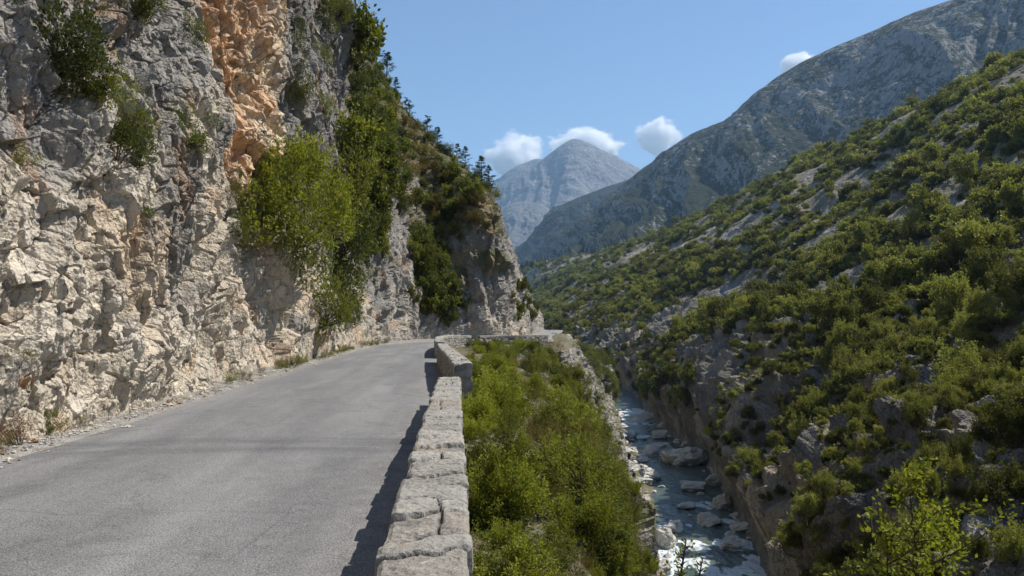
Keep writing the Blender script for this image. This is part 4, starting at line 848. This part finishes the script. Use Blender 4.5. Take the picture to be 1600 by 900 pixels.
# foreground saplings rising from the gorge side
def sapling(px, pytop, d_, h, seed, n, label, spread=.55, leaf=.07, sd=.30):
    rng = np.random.RandomState(seed); t_ = at(px, pytop, d_); base = np.array([t_[0] - .4, t_[1] + .3, t_[2] - h]); z = down(base[0], base[1])
    if z is not None: base[2] = z - .1
    H = t_[2] - base[2]; e = put('sapling', None, None, base); tag(e, label, 'sapling'); segs = []; P = []; d = []
    tr = limb((0, 0, 0), (t_[0] - base[0], t_[1] - base[1], H), .045, .008, rng, 14, .02); segs.append(tr)
    for i in range(52):
        hh = 1 - rng.rand() ** 1.3 * min(.9, 4.2 / H); b = np.array([np.interp(hh, np.linspace(0, 1, 14), tr[0][:, q]) for q in range(3)]); a = rng.uniform(0, 6.3); Lb = spread * (.25 + 1.1 * min(1, (1 - hh) * H / 1.6)) * rng.uniform(.5, 1.2)
        en = b + np.array([math.cos(a), math.sin(a), rng.uniform(.35, .95)]) * Lb; s_ = limb(b, en, .012, .003, rng, 5, .08); segs.append(s_)
        for q in range(n // 52):
            tt_ = rng.uniform(.15, 1.05); pt = b + (en - b) * tt_ + rng.normal(size=3) * .05; P.append(pt); d.append((en - b) / Lb * .5 + rng.normal(size=3) * .7 + [0, 0, .2])
    V, Fc = leaf_quads(np.array(P), np.array(d), leaf, .30, rng); put('foliage', mesh('foliage', V, Fc, [M['leaf_near']], fattr=rng.rand(len(P))), e)
    SV, SF = tubes(segs, 5); put('trunk', mesh('trunk', SV, SF, [M['twig']]), e)
sapling(1418, 735, 9.5, 5, 1, 2600, 'sunlit yellow-green sapling rising into the bottom right of the view', .95, .075)
sapling(1475, 800, 10.2, 5, 2, 1300, 'smaller leafy sapling to the right of the sunlit one at the bottom', .6, .075)
sapling(1385, 830, 9.0, 5, 5, 900, 'low leafy shoot to the left of the sunlit sapling at the bottom right', .5, .07)
sapling(1072, 845, 9.0, 5, 3, 260, 'thin upright shoot in front of the river at the bottom edge', .22, .05)
sapling(1098, 872, 9.3, 5, 4, 200, 'shorter thin shoot right of the upright one at the bottom edge', .2, .05)
print('bank plants', time.time() - T0)

# verge weeds
for i in range(44):
    y = 9.5 + 46 * rs.rand() ** 1.3; x = -5.62 + rs.uniform(-.12, .1) + (0 if y < 46 else (y - 46) * .12); r = rs.uniform(.08, .2) * (1 + .012 * y)
    plant('weed', [DRY, SPRS][i % 2], (x, y, .03), (r, r, r * 1.1), ['dry grassy weed', 'small green weed'][i % 2] + ' on the verge at the foot of the ' + ('near cliff' if y < 18 else 'cliff towards the bend'), 'weed', 'weeds along the verge' + (', near stretch' if y < 18 else ', far stretch'))
RUSTY = [shrub(990, 900, (1, 1, .9), .12, 22, .14, .2, .7, csize=.3, mleaf='rust', shoots=.6, stemr=.02)]
for (px, py, wpx, lb) in [(14, 676, 60, 'rust-red dry plant at the left picture edge by the road'), (30, 600, 30, 'small reddish plant in a crack of the near cliff')]:
    h = hit(px, py, ('cliff',)); r = wpx * .5 * project(np.array(h[0]))[2] / F; plant('weed', RUSTY, h[0] + Vector((.12, 0, -r * .8)), r, lb, 'weed')
# loose stones and chips on the verge: nobody could count them
rng = np.random.RandomState(8); V = []; Fc = []; Cs = []; base = np.array([(0, 0, 1), (1, 0, 0), (0, 1, 0), (-1, 0, 0), (0, -1, 0), (0, 0, -.6)], float); bf = np.array([(0, 1, 2), (0, 2, 3), (0, 3, 4), (0, 4, 1), (5, 2, 1), (5, 3, 2), (5, 4, 3), (5, 1, 4)])
for i in range(2600):
    y = 7 + 48 * rng.rand() ** 1.4; x = -5.38 - abs(rng.normal()) * .22 + (0 if y < 46 else (y - 46) * .12) + (rng.rand() < .12) * rng.uniform(0, .45); r = rng.uniform(.008, .03) * (1 + 2 * (rng.rand() < .04))
    b = base * rng.uniform(.6, 1.3, (6, 3)) * r * [1.3, 1, .6]; a = rng.uniform(0, 6.3); c, s_ = math.cos(a), math.sin(a); b = np.stack([b[:, 0] * c - b[:, 1] * s_, b[:, 0] * s_ + b[:, 1] * c, b[:, 2]], -1) + [x, y, .04 + .07 * max(0, min(1, (-5.35 - x) * 2))]
    Fc.append(bf + len(V) * 6); V.append(b); cc = np.array([.45, .42, .36]) * rng.uniform(.6, 1.2) if rng.rand() < .88 else np.array([.22, .125, .07]); Cs.append(np.tile(cc, (6, 1)))
o = put('gravel', mesh('gravel', np.concatenate(V), np.concatenate(Fc), [M['boulder']], np.concatenate(Cs))); tag(o, 'loose pale gravel, chips and dead leaves along the foot of the cliff', 'gravel', kind='stuff')

# ------------------------------------------------------------------ trees on the opposite hillside
A = []; c0 = []; nz = []; uu = []
for H, _, Nn, U_ in hp:
    A.append(np.linalg.norm(np.cross(H[1:, :-1] - H[:-1, :-1], H[:-1, 1:] - H[:-1, :-1]), axis=-1).ravel()); c0.append(H[:-1, :-1].reshape(-1, 3)); nz.append(Nn[:-1, :-1, 2].ravel()); uu.append(U_[:-1, :-1].ravel())
A, c0, nz, uu = [np.concatenate(q) for q in (A, c0, nz, uu)]
px, py, dz = project(c0); dd = np.linalg.norm(c0 - EYE, axis=-1)
vis = (dz > 10) & (px > -20) & (px < 1700) & (py > -60) & (py < 1010)
clear = fbm(c0 * np.array([1, .6, 1]), 26, 1200, 3); cl2 = fbm(c0, 9, 1210, 2)
dens = smooth(clear + .5 * cl2 + .05 + .22 * smooth(-uu, -26, -12), -.16, .12) * smooth(nz, .06, .38) * smooth(uu, 1.2, 3.5)
farf = smooth(c0[..., 1], 300, 520); dens = dens * (1 - .72 * farf * smooth(fbm(c0, 60, 1220, 2), -.25, .15)) * (.8 + .2 * smooth(uu, 8, 30))
spacing = np.interp(dd, [20, 60, 120, 300, 1000], [1.0, 1.4, 2.1, 3.0, 4.6])
wgt = (A * dens / spacing ** 2 * vis).reshape(-1)
rt = np.random.RandomState(31); exp_n = wgt.sum(); ntot = int(min(exp_n * 1.25, 16000)); print('trees wanted', exp_n)
pick = rt.choice(len(wgt), ntot, replace=False, p=wgt / wgt.sum())
P = c0.reshape(-1, 3)[pick] + rt.normal(size=(ntot, 3)) * np.array([.3, .3, 0]); S_ = np.clip(rt.lognormal(-.22, .34, ntot), .35, 1.6) * np.interp(dd.reshape(-1)[pick], [25, 60, 120, 400, 1000], [.58, .76, .95, 1.3, 1.8]) * (.75 + .5 * smooth(fbm(P, 14, 1230, 2), -.3, .4)) * (.65 + .35 * smooth(uu.reshape(-1)[pick], 3, 16))
D_ = np.linalg.norm(P - EYE, axis=1); big = S_ / D_
order = np.argsort(-big); n_ind = 0; ind = []; isind = np.zeros(ntot, bool)
for i in order:
    if n_ind >= 300: break
    top = Vector(P[i] + np.array([0, 0, 1.6 * S_[i]])); v = top - Vector(EYE); L = v.length; v.normalize(); ok = True
    qx, qy, _ = project(np.array(top))
    if not (-10 < qx < 1610 and -30 < qy < 900): continue
    for k in ('cliff', 'bank', 'hill'):
        h = BV[k].ray_cast(Vector(EYE), v)
        if h[0] is not None and h[3] < L - 1.0: ok = False; break
    if ok: isind[i] = True; ind.append(i); n_ind += 1
for i in ind:
    qx, qy, _ = project(P[i]); T_ = (TREE if D_[i] > 85 else TREN)[rt.randint(5)]
    z0 = 'large' if big[i] > np.sort(big[ind])[200] else 'middling' if big[i] > np.sort(big[ind])[90] else 'small'
    z1 = 'just above the river bank' if uu.reshape(-1)[pick[i]] < 6 else 'low on the opposite slope' if uu.reshape(-1)[pick[i]] < 16 else 'halfway up the opposite slope' if uu.reshape(-1)[pick[i]] < 40 else 'high on the opposite slope'
    z2 = 'at the right edge' if qx > 1480 else 'towards the right edge' if qx > 1300 else 'to the right of the river' if qx > 1120 else 'beyond the river bend'
    hs_ = rt.uniform(.8, 1.5); z0 += ' upright' if hs_ > 1.27 else ' low spreading' if hs_ < 1.0 else ' rounded'
    e = put('small_tree', None, None, P[i] - [0, 0, .25 * S_[i]], (rt.uniform(-.1, .1), rt.uniform(-.15, .05), rt.uniform(0, 6.3)), (S_[i] * rt.uniform(.8, 1.15), S_[i], S_[i] * hs_))
    put('crown', T_[0], e); put('trunk', T_[1], e); tag(e, z0 + ' tree ' + z1 + ', ' + z2, 'tree', z0 + ' trees ' + z1 + ' ' + z2)
# the rest as one mass, instanced from far versions of the same trees
LIB = bpy.data.collections.new('tree_library')
FAR = [shrub(1300 + i, 520, (1.15, 1.15, 1.15), .34, 20, .32, .35, .3, base=.35, csize=.32, mleaf='leaf_tree', mst='bark', trunk=.6, stemr=.04, shoots=.1) for i in range(5)]
for i, (fo, st_) in enumerate(FAR + [t_ for t_ in TREE[:4]]):
    LIB.objects.link(bpy.data.objects.new('lib%02d' % i, fo))
rest = np.where(~isind)[0]; print('rest', len(rest))
me = bpy.data.meshes.new('hillside_woodland'); me.vertices.add(len(rest)); me.vertices.foreach_set('co', (P[rest] - np.stack([0 * rest, 0 * rest, .3 * S_[rest]], -1)).astype(np.float32).reshape(-1))
a = me.attributes.new('s', 'FLOAT', 'POINT'); a.data.foreach_set('value', S_[rest].astype(np.float32))
a = me.attributes.new('r', 'FLOAT', 'POINT'); a.data.foreach_set('value', rt.uniform(0, 6.3, len(rest)).astype(np.float32))
a = me.attributes.new('k', 'INT', 'POINT'); a.data.foreach_set('value', np.where(D_[rest] < 130, rt.randint(5, 9, len(rest)), rt.randint(0, 5, len(rest))).astype(np.int32))
wood = put('hillside_woodland', me); tag(wood, 'dense scrubby woodland covering the opposite hillside', 'woodland', kind='stuff')
ng = bpy.data.node_groups.new('scatter', 'GeometryNodeTree'); ng.interface.new_socket('Geometry', in_out='INPUT', socket_type='NodeSocketGeometry'); ng.interface.new_socket('Geometry', in_out='OUTPUT', socket_type='NodeSocketGeometry')
gi = ng.nodes.new('NodeGroupInput'); go = ng.nodes.new('NodeGroupOutput'); ip = ng.nodes.new('GeometryNodeInstanceOnPoints'); ci = ng.nodes.new('GeometryNodeCollectionInfo'); ci.inputs['Collection'].default_value = LIB; ci.inputs['Separate Children'].default_value = True; ci.inputs['Reset Children'].default_value = True
def na(nm, ty='FLOAT'):
    n = ng.nodes.new('GeometryNodeInputNamedAttribute'); n.data_type = ty; n.inputs['Name'].default_value = nm; return n.outputs['Attribute']
cx_ = ng.nodes.new('ShaderNodeCombineXYZ'); ng.links.new(na('r'), cx_.inputs[2]); ip.inputs['Pick Instance'].default_value = True
ng.links.new(gi.outputs[0], ip.inputs['Points']); ng.links.new(ci.outputs[0], ip.inputs['Instance']); ng.links.new(na('k', 'INT'), ip.inputs['Instance Index']); ng.links.new(cx_.outputs[0], ip.inputs['Rotation']); ng.links.new(na('s'), ip.inputs['Scale']); ng.links.new(ip.outputs[0], go.inputs[0])
wood.modifiers.new('scatter', 'NODES').node_group = ng
print('trees', time.time() - T0)

# ------------------------------------------------------------------ clouds (beyond the haze) and the haze
def cloud(px, py, wpx, hpx, seed, label, dens=.03, Y=9500):
    c = at(px, py, Y); sc = Y / F; w_, h_ = wpx * sc / 2, hpx * sc / 2
    m, t, o = mat('cloud_vapour'); N = NT(t); p = N.pos(obj=True); ln = N.n('ShaderNodeVectorMath', operation='LENGTH'); N.link(p, ln.inputs[0])
    mp = N.n('ShaderNodeMapping'); N.link(p, mp.inputs[0]); mp.inputs['Location'].default_value = (seed * 3.1, seed, 0)
    nn = N.noise(mp.outputs[0], 1.7, 6, .6); sh = N.math('ADD', N.math('SUBTRACT', .70, ln.outputs['Value']), N.math('MULTIPLY', N.math('SUBTRACT', nn, .5), 1.6))
    de = N.math('MULTIPLY', N.ramp(sh, 0, .24), dens)
    v = N.n('ShaderNodeVolumePrincipled'); v.inputs['Color'].default_value = (1, 1, 1, 1); v.inputs['Anisotropy'].default_value = .0; N.link(de, v.inputs['Density']); N.link(v.outputs[0], o.inputs['Volume'])
    i = np.array([(-1, -1, -1), (1, -1, -1), (1, 1, -1), (-1, 1, -1), (-1, -1, 1), (1, -1, 1), (1, 1, 1), (-1, 1, 1)], float)
    me = mesh('cloud', i, np.array([(0, 3, 2, 1), (4, 5, 6, 7), (0, 1, 5, 4), (1, 2, 6, 5), (2, 3, 7, 6), (3, 0, 4, 7)]), [m])
    ob = put('cloud', me, None, c, None, (w_ * 1.35, w_, h_ * 1.35)); tag(ob, label, 'cloud'); return ob
cloud(802, 242, 96, 74, 1, 'white cloud left of the far peak')
cloud(916, 228, 118, 52, 2, 'white cloud behind the far peak')
cloud(1030, 213, 70, 56, 3, 'small round white cloud right of the far peak')
cloud(1248, 100, 60, 40, 4, 'white cloud peeping over the right ridge')
m, t, o = mat('haze_air'); N = NT(t); v = N.n('ShaderNodeVolumePrincipled'); v.inputs['Color'].default_value = (.45, .70, 1, 1); v.inputs['Density'].default_value = 8.5e-5; v.inputs['Anisotropy'].default_value = .1; N.link(v.outputs[0], o.inputs['Volume'])
lo, hi = np.array([-6500., -1500, -32]), np.array([6500., 7900, 1900]); V = np.array([[(lo, hi)[a][0], (lo, hi)[b][1], (lo, hi)[c][2]] for c in (0, 1) for a, b in ((0, 0), (1, 0), (1, 1), (0, 1))])
hz = put('haze', mesh('haze', V, np.array([(0, 3, 2, 1), (4, 5, 6, 7), (0, 1, 5, 4), (1, 2, 6, 5), (2, 3, 7, 6), (3, 0, 4, 7)]), [m])); tag(hz, kind='stuff'); hz['label'] = 'thin blue haze filling the valley air'; hz['category'] = 'haze'
print('done', time.time() - T0)
